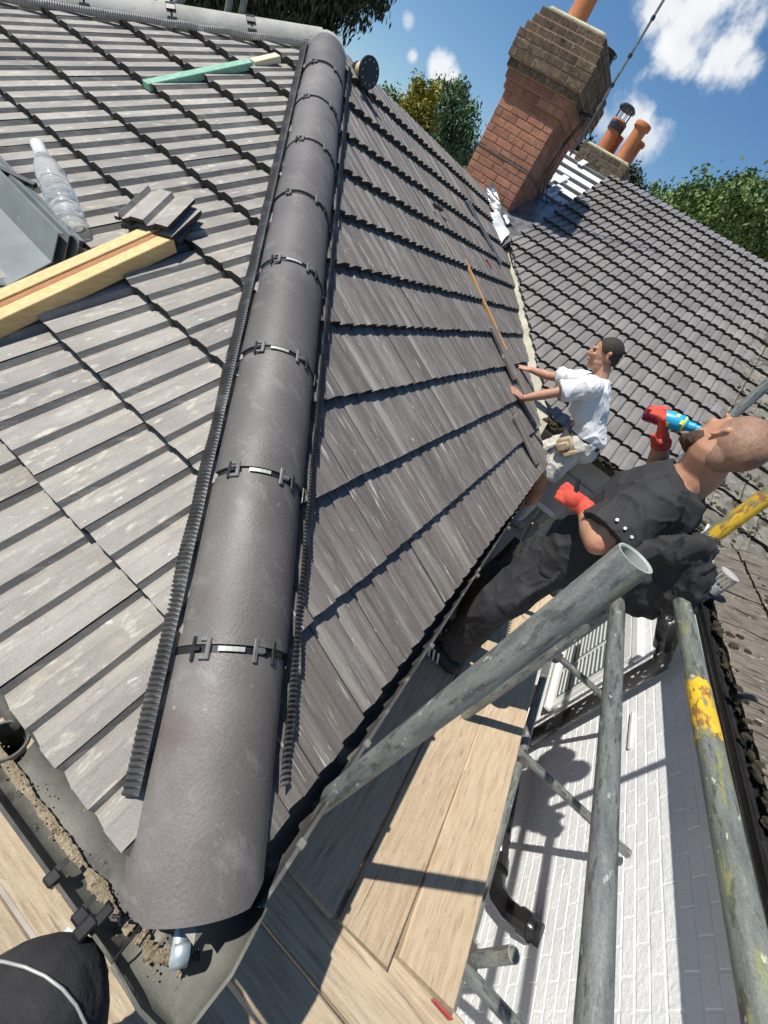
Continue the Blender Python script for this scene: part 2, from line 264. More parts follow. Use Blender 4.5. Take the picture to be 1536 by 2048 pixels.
# ------------------------------------------------------------------ roof covering
# tile cross-section: flat top, steep fall, trough, gentle rise (twice per tile)
PROF = [(0.0, .016), (.010, 0.), (.017, 0.), (.046, .0125), (.048, .0165), (.053, .0160), (.1, .016), (.110, 0.), (.117, 0.), (.146, .0125), (.148, .0165), (.153, .0160), (.2, .016)]
PROFM = [(0.0, .018), (.010, .006), (.02, .004), (.06, .012), (.11, .012), (.15, .012), (.19, .006), (.2, .018)]
def tiles(name, O, U, Vv, Nn, i0, i1, j0, j1, gauge, mats, parent, clips, w=0.2, prof=PROF, th=.034, jit=.0016, skip=None, joff=0.0, nmid=1, rough=0.0, cursor=None):
    mb = MB(); O = V(O); U = V(U).normalized(); Vv = V(Vv).normalized(); Nn = V(Nn).normalized()
    nP = len(prof)
    for j in range(j0, j1):
        for i in range(i0, i1):
            if skip and skip(i, j): continue
            du = RS.uniform(-.0012, .0012); dv = RS.uniform(-.004, .004); dh = RS.uniform(-jit, jit); tw = RS.uniform(-jit, jit) * 1.2
            tint = float(np.clip(RS.normal(.5, .2), 0, 1))
            v0 = j * gauge + (joff if j > 0 else 0) + dv; v1 = v0 + gauge + .03
            rows = []
            for k in range(nmid + 1):
                a = k / nmid; vv = v0 + (v1 - v0) * a; hh = th * (1 - a) + dh
                row = []
                for (pu, ph) in prof:
                    u = i * w + .0014 + pu * (w - .0028) / .2 + du
                    r = mnoise.noise(V((u * 30, vv * 22, 3.3))) * rough if rough else 0
                    row.append(O + U * u + Vv * (vv + (mnoise.noise(V((u * 60, j * 5.1, 0))) * .0035 if k == 0 else 0)) + Nn * (ph + hh + tw * (pu / .2 - .5) + r))
                rows.append(row)
            fb = [O + U * (i * w + .0014 + pu * (w - .0028) / .2 + du) + Vv * (v0 + .004) + Nn * (ph * .8 - .004 + dh) for (pu, ph) in prof]
            b = [p for r in rows for p in r]; n = nP
            mb.add(b, [(k * n + a, k * n + a + 1, (k + 1) * n + a + 1, (k + 1) * n + a) for k in range(nmid) for a in range(n - 1)], 0, tint)
            mb.add(rows[0] + fb, [(a, n + a, n + a + 1, a + 1) for a in range(n - 1)], 1, tint)
            for e in (0, n - 1):
                p, q = rows[0][e], rows[-1][e]
                mb.add([p, q, q - Nn * .022, p - Nn * .022], [(0, 1, 2, 3)], 1, tint)
    return mb.build(name, mats, parent, clips=clips)

G = 0.2937
house = empty('house', (1.2, 1.2, -3.2), 'tiled hip-roofed brick house under repair with chimneys and a long rear wing', 'house')
A_ = 2.72                       # hip apex distance
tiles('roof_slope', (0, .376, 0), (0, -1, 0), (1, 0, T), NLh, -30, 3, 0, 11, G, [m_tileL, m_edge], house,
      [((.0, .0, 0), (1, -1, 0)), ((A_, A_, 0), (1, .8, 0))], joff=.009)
VA = V((3.62, .09, 0)); VB = V((6.16, 2.24, 0)); vd = (VB - VA).normalized(); vn = V((vd.y, -vd.x, 0)); VA = VA - vn * .05; VB = VB - vn * .05
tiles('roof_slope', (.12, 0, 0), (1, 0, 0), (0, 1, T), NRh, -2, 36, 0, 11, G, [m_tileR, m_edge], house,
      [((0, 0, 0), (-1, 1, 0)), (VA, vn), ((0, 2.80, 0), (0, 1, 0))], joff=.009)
WA = V((3.93, .30, 0)); WB = V((5.76, 2.106, 0)); wd = (WB - WA).normalized(); wn = V((-wd.y, wd.x, 0)); WA = WA - wn * .04; WB = WB - wn * .04
OW = V((3.93, 0, .4 * T))
tiles('roof_slope', OW, (0, -1, 0), (1, 0, T), NLh, -11, 5, 0, 18, G, [m_tileW, m_edge], house,
      [(WA, wn), ((0, 2.06, 0), (0, 1, 0)), ((8.55, 0, 0), (1, 0, 0))])
tiles('roof_slope', OW, (0, -1, 0), (1, 0, T), NLh, 4, 14, 0, 18, G, [m_tileM, m_edge], house, [((8.55, 0, 0), (1, 0, 0))], w=.215, prof=PROFM, th=.03, jit=.005, nmid=4, rough=.012)
# near-black sheets added below the tiles so the gaps between them read dark
def sheet(name, pts, m_, parent, th=.02, n=None):
    mb = MB(); pts = [V(p) for p in pts]; n = n or (pts[1] - pts[0]).cross(pts[2] - pts[0]).normalized()
    k = len(pts); mb.add(pts + [p - n * th for p in pts], [tuple(range(k)), tuple(range(k, 2 * k))[::-1]] + [(i, (i + 1) % k, k + (i + 1) % k, k + i) for i in range(k)])
    return mb.build(name, m_, parent)
a = A_
sheet('dark_backing', [(.03, .03, -.03 + .016), (a, a, a * T - .014), (.03, 2.25 * a, -.014)], m_dark, house, n=V((0, 0, 1)))
sheet('dark_backing', [(.03, .03, -.014), (3.6, .03, -.014), (VB.x, VB.y, VB.y * T - .03), (6.3, 2.78, 2.78 * T - .03), (a, 2.78, 2.78 * T - .03)], m_dark, house, n=V((0, 0, 1)))
sheet('dark_backing', [(4.0, .28, .4 * T - .0), (4.0, -3.0, .4 * T), (8.5, -3.0, 4.93 * T), (8.5, 2.05, 4.93 * T), (5.8, 2.05, 2.2 * T)], m_dark, house, n=V((0, 0, 1)))
# back of the main roof, ridge line and rear of the wing: plain slopes seen only from the side
sheet('rear_roof_slope', [(a, 2.80, 2.80 * T), (6.4, 2.80, 2.80 * T), (6.4, 5.6, 0.1), (.2, 5.8, 0.05)], m_tileR, house, n=V((0, 0, 1)))
sheet('rear_roof_slope', [(8.55, -3.2, 5.02 * T), (8.55, 3.2, 5.02 * T), (12.5, 3.2, .6), (12.5, -3.2, .6)], m_tileW, house, n=V((0, 0, 1)))
# valley between main roof and wing
mb = MB()
for k in range(24):
    q0, q1 = k / 24, (k + 1) / 24
    def vr(q, side):
        c = VA.lerp(VB, q); e = WA.lerp(V((6.0, 2.3, 0)), q)
        if side == 0: p = c + vn * -.06; return V((p.x, p.y, p.y * T - .004))
        if side == 1: p = c.lerp(e, .45); return V((p.x, p.y, min(p.y, p.x - XW) * T + .012 + .006 * mnoise.noise(V((q * 40, 0, 0)))))
        p = e + wn * -.05; return V((p.x, p.y, (p.x - XW) * T - .002))
    for s_ in (0, 1): mb.add([vr(q0, s_), vr(q1, s_), vr(q1, s_ + 1), vr(q0, s_ + 1)], [(0, 1, 2, 3)])
mb.build('valley_gutter', m_cream, house, weld=True, smooth=True)
# bare membrane and battens beside the chimney
def wp(x, y, e=0): return V((x, y, (x - XW) * T)) + NLh * e
sheet('roofing_membrane', [wp(5.7, 2.04, -.02), wp(8.55, 2.04, -.02), wp(8.55, 3.3, -.02), wp(5.7, 3.3, -.02)], m_memb, house, n=NLh)
for k in range(9):
    x = 6.55 + k * .25
    MB().beam(wp(x, 2.07, .0), wp(x + RS.uniform(-.02, .02), 3.3, .0), .03, .035, NLh).build('roof_batten', m_gbat, house)
for k in range(7):
    mb = MB(); x = 7.0 + RS.uniform(0, 1.4); y = 2.2 + RS.uniform(0, .4)
    mb.box(wp(x, y, .02), .12 + .2 * RS.rand(), .10, .012, (V((1, 0, T)).normalized(), V((0, 1, 0)), NLh), bev=.004).build('membrane_scrap', m_white, house)

# ------------------------------------------------------------------ hip tiles
HD = V((1, 1, T)).normalized(); HS = V((1, -1, 0)).normalized(); HU = HS.cross(HD).normalized()
if HU.z < 0: HU = -HU
def halfround(mb, p0, p1, sd, up, r, th, seg=28, a0=-94, a1=94, r2=None, drop=.03, nl=4, squash=1.0, mi=0):
    p0 = V(p0); p1 = V(p1); r2 = r2 or r; R = []
    for k in range(nl + 1):
        q = k / nl; c = p0.lerp(p1, q) - up * drop; rr = r + (r2 - r) * q; ring = []
        for dd in (0, th):
            an = [a0 + (a1 - a0) * i / seg for i in range(seg + 1)]
            if dd: an = an[::-1]
            for t in an:
                t = math.radians(t); ring.append(c + sd * ((rr - dd) * math.sin(t)) + up * ((rr - dd) * squash * math.cos(t)))
        R.append(ring)
    return mb.rings(R, mi=mi)
kk = [.012 + .2975 * i for i in range(10)]
def hp(k, e=0): return V((k, k, k * T)) + HU * e
clipmb = None
for i in range(9):
    k0, k1 = kk[i] + .006, min(kk[i + 1] - .006, A_ + .02); j0 = HS * RS.uniform(-.003, .003); j1 = HU * RS.uniform(-.0015, .0025)
    mb = MB(); mb.cur = RS.rand(); mb2 = halfround(mb, hp(k0) + j0 + j1, hp(k1) - j0 + j1, HS, HU, .1295, .014, r2=.1255, drop=.036, nl=6)
    cl = [((-.062, 0, 0), (-1, .05, 0)), ((0, -.062, 0), (.05, -1, 0)), (hp(.018), -HD), ((-.04, .02, 0), (-1, .0, -.9)), ((.02, -.04, 0), (.0, -1, -.9))] if i == 0 else None
    h = mb.build('hip_tile', m_hip, house, clips=cl, auto=40)
    # joint at the upper end: dark seal, then the plastic clips that grip both tiles
    if i < 8:
        J = hp(kk[i + 1]); mb = MB()
        halfround(mb, J - HD * .012, J + HD * .012, HS, HU, .1245, .008, drop=.036, nl=1, seg=24)
        mb.build('joint_seal', m_clipd, h)
        def onarc(t, rr=.1285): t = math.radians(t); return J - HU * .036 + HS * (rr * math.sin(t)) + HU * (rr * math.cos(t))
        def arcfr(t): t = math.radians(t); n = HS * math.sin(t) + HU * math.cos(t); s = HS * math.cos(t) - HU * math.sin(t); return (HD, s, n)
        for (t, kind) in ((-44, 0), (-33, 2), (14, 1), (33, 0), (68, 0), (86, 2)):
            t += RS.uniform(-3, 3); ax = arcfr(t); c = onarc(t, .131); mb = MB()
            if kind == 0:
                mb.box(c, .052, .008, .006, ax, bev=.002); mb.box(c + ax[1] * .006, .010, .022, .005, ax, bev=.0015)
                mb.build('joint_clip', m_clipd, h)
            elif kind == 2:
                mb.box(c, .046, .011, .006, ax, bev=.002); mb.box(c - ax[1] * .01 + ax[0] * .02, .010, .018, .005, ax, bev=.0015); mb.box(c - ax[1] * .01 - ax[0] * .018, .009, .018, .005, ax, bev=.0015)
                mb.build('joint_clip', m_clip, h)
            else:
                mb.box(c, .052, .011, .006, ax, bev=.002); mb.box(c + ax[1] * .011, .014, .020, .006, ax, bev=.0018)
                mb.tube([c + ax[1] * .016 + ax[2] * .002, c + ax[1] * .016 + ax[2] * .0055], .0055, 10)
                mb.build('joint_clip', m_clip, h)
        ax = arcfr(-12); mb = MB()
        if i > 3: continue
        for t in (-19, -13, -7, -1): ax = arcfr(t); mb.box(onarc(t, .1292), .010, .0142, .003, ax)
        mb.build('joint_strip', m_silver, h)
# rounded hip end and the far hip with weathered tiles
mb = MB(); mb.ell(hp(A_ + .0, -.04), .128, .128, .125, (HS, HD, HU), 24, 14); mb.build('ridge_end_cap', m_hipold, house, smooth=True)
FD = V((-1, .8, -T)).normalized(); FS = V((0.8, 1, 0)).normalized(); FU = FS.cross(FD).normalized()
if FU.z < 0: FU = -FU
AP = V((A_, A_ + .02, A_ * T))
for i in range(7):
    p0 = AP + FD * (.03 + .43 * i); p1 = AP + FD * (.03 + .43 * (i + 1) - .01)
    mb = MB(); mb.cur = RS.rand(); halfround(mb, p0, p1, FS, FU, .122, .014, drop=.03, nl=3)
    h = mb.build('hip_tile', m_hipold, house, auto=40)
    mb = MB(); J = p1 + FD * .005
    for t in (-62, -35, -20, 20):
        r_ = math.radians(t); n = FS * math.sin(r_) + FU * math.cos(r_); s = FS * math.cos(r_) - FU * math.sin(r_)
        mb.box(J - FU * .03 + n * .124, .05, .02 if t != -35 else .035, .012, (FD, s, n), bev=.002)
    mb.build('joint_clip', m_clipd, h)
# pleated vent strips
def strip(A, B, sd, up, n_, w_, name, wave=.004, drop=0.0):
    mb = MB(); A = V(A); B = V(B); vs = []; L_ = (B - A).length; n = int(L_ / .0056)
    for i in range(n + 1):
        q = i / n; c = A.lerp(B, q); s_along = q * L_
        e = wave * (1 if i % 2 else -1)
        wob = .004 * mnoise.noise(V((s_along * 9, 1, 2))) ; ww = w_ + .006 * mnoise.noise(V((s_along * 5, 4, 0)))
        for a_, dz in ((0, .012), (.35, .008 + e * .8), (.8, .002 + e), (1.0, -.004 + e)):
            vs.append(c + sd * (ww * a_) + up * (dz + wob + drop * a_))
    fs = [(i * 4 + k, (i + 1) * 4 + k, (i + 1) * 4 + k + 1, i * 4 + k + 1) for i in range(n) for k in range(3)]
    mb.add(vs, fs); return mb.build(name, m_vent, house)
for sg, sp in ((-1, 1), (1, 1)):
    sdir = HS * sg; slope = (V((-1, 1, 0)) if sg < 0 else V((1, -1, 0)))
    # in-plane direction perpendicular to the hip, going down the slope
    pn = NLh if sg < 0 else NRh
    inp = pn.cross(HD).normalized()
    if inp.dot(sdir) < 0: inp = -inp
    strip(hp(.135) + inp * .120 + pn * .050, hp(2.70) + inp * .120 + pn * .050, inp, pn, 0, .036, 'vent_strip')
FI = NLh.cross(FD).normalized(); FI = -FI if FI.z > 0 else FI
strip(AP + FD * .1 + FI * .115 + NLh * .05, AP + FD * 3.0 + FI * .115 + NLh * .05, FI, NLh, 0, .05, 'vent_strip', .003)
# ------------------------------------------------------------------ ground, walls, gutters
mb = MB(); mb.add([(-60, -60, -3.4), (80, -60, -3.4), (80, 80, -3.4), (-60, 80, -3.4)], [(0, 1, 2, 3)])
tag(mb.build('ground', m_ground), kind='structure')
mb = MB(); mb.box((.55 + 2.1, 3.2, -1.75), 4.0, 5.2, 3.2); mb.build('wall', m_brick, house)
MB().box((.30, 3.1, -.09), .02, 5.6, .17).build('fascia', m_white, house)
MB().box((2.1, .04, -.10), 3.5, .02, .15).build('fascia', m_white, house)
mb = MB(); mb.box((4.45, -1.2, -1.75), .3, 3.9, 3.7); mb.build('wing_wall', m_render, house)
MB().box((4.13, -.9, .13), .28, 3.2, .02).build('soffit', m_render, house)
MB().box((3.99, -.9, .155), .02, 3.2, .10).build('fascia', m_render, house)
for y, z, w_, h_ in ((-.35, -.42, .62, .5), (-1.15, -.62, .5, .7)):
    f = MB().box((4.29, y, z), .03, w_, h_, bev=.005).build('window_board', m_render, house)
f = MB().box((4.285, -.62, -.95), .04, .9, .75).build('window', m_white, house)
MB().box((4.26, -.62, -.95), .02, .78, .62).build('pane', m_glass, f)
def gutter(name, path, sc_, parent, zo=-.012, m_=None, hole=None):
    # half-round profile swept along a polyline; outward = given per point
    prof = [(.004, 0.0)] + [(.055 - .052 * math.cos(a), -.058 * math.sin(a)) for a in np.linspace(0.05, PI - .02, 15)] + [(.108, .004), (.114, .006), (.114, -.004)]
    inner = prof; outer = [(p[0] + .003 * (1 if i > 7 else -1), p[1] - .003) for i, p in enumerate(prof)]
    mb = MB(); R = []
    for (p, o), s_ in zip(path, sc_):
        p = V(p); o = V(o); R.append([p + o * (d * s_) + V((0, 0, z + zo)) for d, z in inner])
    n = len(prof); vs = [p for r in R for p in r]; fs = []
    for i in range(len(R) - 1):
        for k in range(n - 1):
            q = [i * n + k, i * n + k + 1, (i + 1) * n + k + 1, (i + 1) * n + k]
            c = sum((V(vs[x]) for x in q), V()) / 4
            if hole and (V((c.x, c.y, 0)) - V((hole[0], hole[1], 0))).length < hole[2]: continue
            fs.append(q)
    mb.add(vs, fs); g = mb.build(name, m_, parent, auto=50)
    md = g.modifiers.new('shell', 'SOLIDIFY'); md.thickness = .003; md.offset = -1
    return g
nseg = 130; pathL = [((.0, y, 0), (-1, 0, 0)) for y in np.linspace(6.0, .06, nseg)]
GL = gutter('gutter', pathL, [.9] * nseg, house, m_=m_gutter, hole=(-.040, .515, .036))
pc = [((.0, .06, 0), (-1, 0, 0)), ((.0, .0, 0), (-.97, -.80, 0)), ((.08, .0, 0), (0, -1, 0))]
cor = [((.0, .062, .004), (-1, 0, 0)), ((0, .02, .004), (-1.0, -.35, 0)), ((.005, -.005, .004), (-.92, -.80, 0)), ((.035, .0, .004), (-.3, -1.0, 0)), ((.10, 0, .004), (0, -1, 0))]
gutter('gutter_corner', cor, [.92, .97, 1.02, .97, .86], house, m_=m_gutter)
pathR = [((x, .004, 0), (0, -1, 0)) for x in np.linspace(.095, 3.66, 90)]
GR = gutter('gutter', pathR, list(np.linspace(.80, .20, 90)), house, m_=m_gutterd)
# silt lying in the gutters
def silt(name, pts, w_, parent, n=240, seed=0):
    mb = MB(); r = np.random.RandomState(seed); pts = [V(p) for p in pts]; rows = []
    for i in range(n):
        q = i / (n - 1) * (len(pts) - 1); k = min(int(q), len(pts) - 2); c = pts[k].lerp(pts[k + 1], q - k)
        d = (pts[k + 1] - pts[k]).normalized(); s = V((-d.y, d.x, 0))
        ww = w_ * (.7 + .8 * mnoise.noise(V((i * .06, seed, 0))))
        rows.append([c + s * (ww * (a / 4 - 1) * (1 + .3 * mnoise.noise(V((i * .35, a, seed))))) + V((0, 0, .003 * math.cos((a / 4 - 1) * 1.4) + .0035 * mnoise.noise(V((i * .7, a * 1.1, seed)))))for a in range(9)])
    mb.rings(rows, closed=False, caps=False)
    o = mb.build(name, m_gritty, parent, smooth=True, fixn=False)
    return o
silt('silt', [(-.052, 2.2, -.056), (-.056, .45, -.057), (-.058, .075, -.054)], .011, house, seed=2)
silt('silt', [(-.05, .06, -.05), (-.055, .02, -.049), (-.03, -.03, -.049), (-.01, -.05, -.048)], .015, house, seed=5)
mb = MB()
for i in range(110):
    q = RS.rand(); 
    if i < 90: c = V((-.055 + RS.normal(0, .010), .07 + .5 * q, -.052))
    else: c = V((-.045 + RS.normal(0, .016), -.0 + RS.normal(0, .02), -.044))
    s = .0009 + .0014 * RS.rand(); mb.ell(c, s, s * 1.3, s, nu=5, nv=4)
o = mb.build('grit', m_gritty, house); o['kind'] = 'stuff'
# outlet in the left gutter
oc = V((-.040, .515, -.052)); mb = MB(); R = []
for rr, z in ((.042, -.002), (.039, .002), (.036, .002), (.033, -.004), (.032, -.14)): R.append([oc + V((rr * math.cos(2 * PI * k / 28), rr * math.sin(2 * PI * k / 28), z)) for k in range(28)])
o = mb.rings(R, caps=False).build('gutter_outlet', m_gutter, house, auto=40)
mb = MB(); mb.ell(oc + V((0, 0, -.13)), .034, .034, .01, nu=16, nv=4); mb.build('outlet_shade_plug', m_dark, o)  # black plug added for the darkness down the outlet
# brackets and union clips on the gutter lips
for y in (.56, .235, .155):
    mb = MB(); mb.box((-.100, y, -.006), .022, .022, .012, bev=.003); mb.box((-.104, y, -.022), .006, .022, .035, bev=.002); mb.box((-.082, y + .006, -.004), .02, .010, .004)
    mb.build('gutter_bracket', m_clipd, house)
mb = MB(); mb.box((-.104, .135, -.002), .034, .022, .022, bev=.004); mb.box((-.078, .128, -.001), .03, .018, .014, bev=.003); mb.tube([(-.07, .115, -.002), (-.064, .105, .004), (-.07, .095, 0)], .003, 8)
mb.build('union_clip', m_clipd, house)
MB().box((-.135, .150, -.060), .045, .014, .003, (V((1, .2, 0)).normalized(), V((-.2, 1, 0)).normalized(), V((0, 0, 1)))).build('gutter_strap', m_galv, house)
for x in (.22, .36, .50, .95, 1.5, 2.1):
    MB().box((x, -.085 + x * .012, -.006), .02, .018, .018, bev=.003).build('gutter_bracket', m_gutter, house)
MB().beam((-.10, .065, -.006), (.0, .075, -.01), .002, .003).build('gutter_seam', m_clipd, house)
# galvanised hip iron curling up at the foot of the hip
c0 = V((-.010, .012, -.002)); mb = MB(); R = []
pts = []
for i in range(15):
    a = math.radians(-80 + i * 14); pts.append((.020 - .020 * math.sin(a) * 0 + .022 * math.cos(a), .022 * math.sin(a)))
up = V((0, 0, 1)); fw = V((-1, -1, 0)).normalized(); sd = V((1, -1, 0)).normalized()
for (f_, u_) in [(-.05, .030)] + pts: 
    c = c0 + fw * (f_ + .012) + up * (u_ + .012); R.append([c - sd * .013, c + sd * .013])
o = mb.rings(R, closed=False, caps=False).build('hip_iron', m_galv, house, smooth=True, fixn=False)
md = o.modifiers.new('shell', 'SOLIDIFY'); md.thickness = .003
MB().beam(hp(.0, -.03), hp(.25, -.03), .035, .045, HU).build('hip_rafter', m_timb, house)

# ------------------------------------------------------------------ chimneys
def brick_stack(parent, x0, x1, y0, y1, z0, courses, m_b, m_m, name='chimney', ch=.0752, proj=None, special=None, seed=1, flare=None):
    r = np.random.RandomState(seed)
    mbm = MB(); mbb = MB(); 
    for c in range(courses):
        p = proj(c) if proj else 0.0; z = z0 + c * ch
        a0, a1, b0, b1 = x0 - p, x1 + p, y0 - p, y1 + p
        mbm.box(((a0 + a1) / 2, (b0 + b1) / 2, z + ch / 2), a1 - a0 - .010, b1 - b0 - .010, ch + .001 * (c % 2))
        mi = special(c) if special else 0
        for face in range(4):
            L_ = (b1 - b0) if face in (0, 2) else (a1 - a0)
            off = (0.0 if (c + face) % 2 else -.1075); u = off
            while u < L_ - .02:
                s, e = max(u, 0) + (0.0 if u <= 0 else .005), min(u + .225, L_) - (0 if u + .225 >= L_ else .005)
                if e - s > .03:
                    d = r.uniform(.0, .004); mid = (s + e) / 2; zz = z + ch / 2 + r.uniform(-.001, .001); hh = ch - .011
                    if face == 0: cc = (a0 + .05 - d, b0 + mid, zz); sz = (.1, e - s, hh)
                    elif face == 2: cc = (a1 - .05 + d, b0 + mid, zz); sz = (.1, e - s, hh)
                    elif face == 1: cc = (a0 + mid, b0 + .05 - d, zz); sz = (e - s, .1, hh)
                    else: cc = (a0 + mid, b1 - .05 + d, zz); sz = (e - s, .1, hh)
                    rot = Matrix.Rotation(r.uniform(-.008, .008), 3, 'Z') @ Matrix.Rotation(r.uniform(-.008, .008), 3, 'X')
                    mbb.box(cc, *sz, ax=(rot @ V((1, 0, 0)), rot @ V((0, 1, 0)), rot @ V((0, 0, 1))), mi=mi, tint=float(r.rand()), bev=.004)
                u += .225
    o = mbb.build(name, m_b, parent)
    mbm.build('mortar_joints', m_m, o)
    return o
def projc(c): return 0 if c < 16 else min(.028 * (c - 15), .115) if c < 22 else .115 - .03 * (c - 21)
ch_z0 = 1.18
ch1 = brick_stack(house, 6.1, 7.0, 2.395, 3.165, ch_z0, 25, [m_brick, m_brickd, m_slatec], m_mortar, ch=.0775, proj=projc, special=lambda c: 1 if c >= 18 else 0)
MB().box((6.55, 2.78, ch_z0 + .0775 * 9.0), .915, .785, .012).build('slate_course', m_slatec, ch1)
MB().box((6.55, 2.78, ch_z0 + .0775 * 9.35), .908, .778, .006).build('slate_course', m_slatec, ch1)
ztop = ch_z0 + .0775 * 25
mb = MB(); mb.box((6.55, 2.78, ztop + .02), .86, .73, .05, bev=.02); mb.build('flaunching', m_mortarp, ch1)
def pot(parent, c, h_, r_, m_=None, cowl=False, rim=True):
    mb = MB(); c = V(c); prof = [(r_ * 1.08, 0), (r_ * 1.05, .04), (r_ * .98, .08), (r_ * .93, h_ * .75), (r_ * .95, h_ * .86)] + ([(r_ * 1.18, h_ * .88), (r_ * 1.2, h_ * .97), (r_ * 1.1, h_)] if rim else [(r_, h_)]) + [(r_ * .8, h_), (r_ * .78, h_ * .6)]
    mb.rings([[c + V((a * math.cos(2 * PI * k / 28), a * math.sin(2 * PI * k / 28), z)) for k in range(28)] for a, z in prof], caps=True)
    o = mb.build('chimney_pot', m_ or m_terra, parent, auto=40)
    if cowl:
        mb = MB(); z = h_
        mb.rings([[c + V((a * math.cos(2 * PI * k / 24), a * math.sin(2 * PI * k / 24), zz)) for k in range(24)] for a, zz in ((r_ * 1.15, z - .12), (r_ * 1.2, z - .02), (r_ * .9, z + .01))])
        mb.rings([[c + V((a * math.cos(2 * PI * k / 24), a * math.sin(2 * PI * k / 24), zz)) for k in range(24)] for a, zz in ((r_ * 1.25, z + .13), (r_ * 1.28, z + .15), (r_ * .9, z + .185), (r_ * .3, z + .20))])
        for k in range(8):
            t = 2 * PI * k / 8; e = c + V((r_ * .95 * math.cos(t), r_ * .95 * math.sin(t), 0)); mb.tube([e + V((0, 0, z)), e + V((0, 0, z + .14))], .006, 6)
        mb.build('cowl', m_soilc, o, auto=40)
    return o
pot(ch1, (6.42, 2.92, ztop + .02), .42, .115)
pot(ch1, (6.82, 2.55, ztop + .02), .13, .11, m_soilc)
ch2 = brick_stack(house, 8.45, 9.1, 1.93, 2.68, 2.30, 7, [m_brickd], m_mortarp, ch=.0775, proj=lambda c: 0 if c < 4 else .03, seed=4)
mb = MB(); mb.box((8.78, 2.3, 2.30 + 7 * .0775 + .015), .64, .74, .045, bev=.02); mb.build('flaunching', m_mortarp, ch2)
zt = 2.30 + 7 * .0775
pot(ch2, (8.65, 2.46, zt), .42, .105, cowl=True); pot(ch2, (8.92, 2.42, zt), .34, .095, rim=False)
pot(ch2, (8.65, 2.12, zt), .52, .105); pot(ch2, (8.92, 2.10, zt), .40, .10)
# aerial mast, cables and flashing
mast = empty('aerial_mast', (6.35, 2.14, 2.3), 'slim grey aerial mast on the shaded side of the tall chimney with loose cables', 'aerial')
MB().tube([(6.35, 2.14, 2.25), (6.35, 2.145, 4.9)], .014, 10).build('pole', m_tube, mast)
for z in (2.9, 3.15, 3.45): MB().tube([(6.35, 2.14, z), (6.35, 2.14, z + .03)], .021, 10).build('collar', m_clipd, mast)
mb = MB(); mb.beam((6.35, 2.14, 2.62), (6.35, 2.40, 2.60), .03, .03); mb.build('bracket', m_clipd, mast)
for k, (ox, zz) in enumerate(((.02, 2.9), (-.02, 2.8), (.05, 2.75))):
    pts = [V((6.35 + ox, 2.16, zz)), V((6.42 + ox, 2.30, 2.35)), V((6.5, 2.36 - .03 * k, 2.0)), V((6.62 + .1 * k, 2.3 - .05 * k, 1.78)), V((6.9 + .3 * k, 2.15, 1.85 + .1 * k))]
    MB().tube(pts, .006, 6).build('cable', m_clipd, mast)
# grey sheet saddle beside the chimney
sheet('lead_saddle', [wp(5.55, 2.03, .03), wp(6.9, 2.03, .03), wp(7.0, 2.42, .03), wp(6.1, 2.42, .05), wp(5.75, 2.2, .03)], m_lead, house, n=NLh, th=.03)

# ------------------------------------------------------------------ white-painted outbuilding
WY = -1.62
ob = empty('outbuilding', (1.5, -2.6, -3.2), 'low white-painted brick outbuilding with a mossy tiled roof facing the scaffold', 'building')
mb = MB(); mbm = MB(); r = np.random.RandomState(3); chh = .077
mbm.box((1.3, WY - .1 - .0, -1.65), 5.8, .2, 3.5); mbm.build('wall', m_wall, ob)
for c in range(43):
    z = -3.35 + c * chh; u = -1.5 + (.1125 if c % 2 else 0)
    while u < 4.1:
        d = r.uniform(.002, .0045); rot = Matrix.Rotation(r.uniform(-.004, .004), 3, 'Z') @ Matrix.Rotation(r.uniform(-.010, .010), 3, 'X')
        mb.box((u + .1075, WY + d / 2 - .0088, z + chh / 2 + r.uniform(-.0015, .0015)), .2205 - r.uniform(0, .004), .02, chh - .0045 - r.uniform(0, .003), (rot @ V((1, 0, 0)), rot @ V((0, 1, 0)), rot @ V((0, 0, 1))), bev=.004)
        u += .225
mb.build('painted_brickwork', m_wall, ob)
YG, ZG = -1.30, .135      # outer lip of the outbuilding gutter
MB().box((1.3, -1.475, ZG - .10), 5.8, .29, .018).build('soffit', m_render, ob)
MB().box((1.3, -1.345, ZG - .065), 5.8, .02, .085).build('fascia', m_blk, ob)
path = [((x, -1.38, ZG), (0, 1, 0)) for x in np.linspace(-1.5, 4.0, 60)]
gutter('gutter', path, [.72] * 60, ob, m_=m_blk)
T2 = .42
NB = V((0, T2, 1)).normalized()
tiles('roof_slope', (-1.6, -1.36, ZG + .0), (1, 0, 0), (0, -1, T2), NB, 0, 25, 0, 9, .31, [m_tileM2, m_edge], ob, [((3.95, 0, 0), (1, 0, 0))], w=.22, prof=PROFM, th=.028, jit=.004, nmid=5, rough=.014)
sheet('dark_backing', [(-1.6, -1.40, ZG - .03), (3.95, -1.40, ZG - .03), (3.95, -4.2, ZG - .03 + 2.8 * T2), (-1.6, -4.2, ZG - .03 + 2.8 * T2)], m_dark, ob, n=V((0, 0, 1)))  # dark sheet added to blacken the gaps between these tiles
def mossline(parent, pfun, n, smin, smax, seed, name='moss'):
    r = np.random.RandomState(seed); mb = MB()
    for i in range(n):
        c = pfun(r); s = r.uniform(smin, smax); sh = r.uniform(.5, 1.1)
        bm = bmesh.new(); bmesh.ops.create_icosphere(bm, subdivisions=2, radius=1)
        vs = []
        for v in bm.verts:
            k = 1 + .55 * mnoise.noise(v.co * 2.2 + V((i * 3.7, seed, 0))); vs.append(c + V((v.co.x * s * k * 1.2, v.co.y * s * k * 1.2, v.co.z * s * k * sh)))
        mb.add(vs, [[v.index for v in f.verts] for f in bm.faces]); bm.free()
    o = mb.build(name, m_moss, parent, smooth=False, fixn=False); o['kind'] = 'stuff'; return o
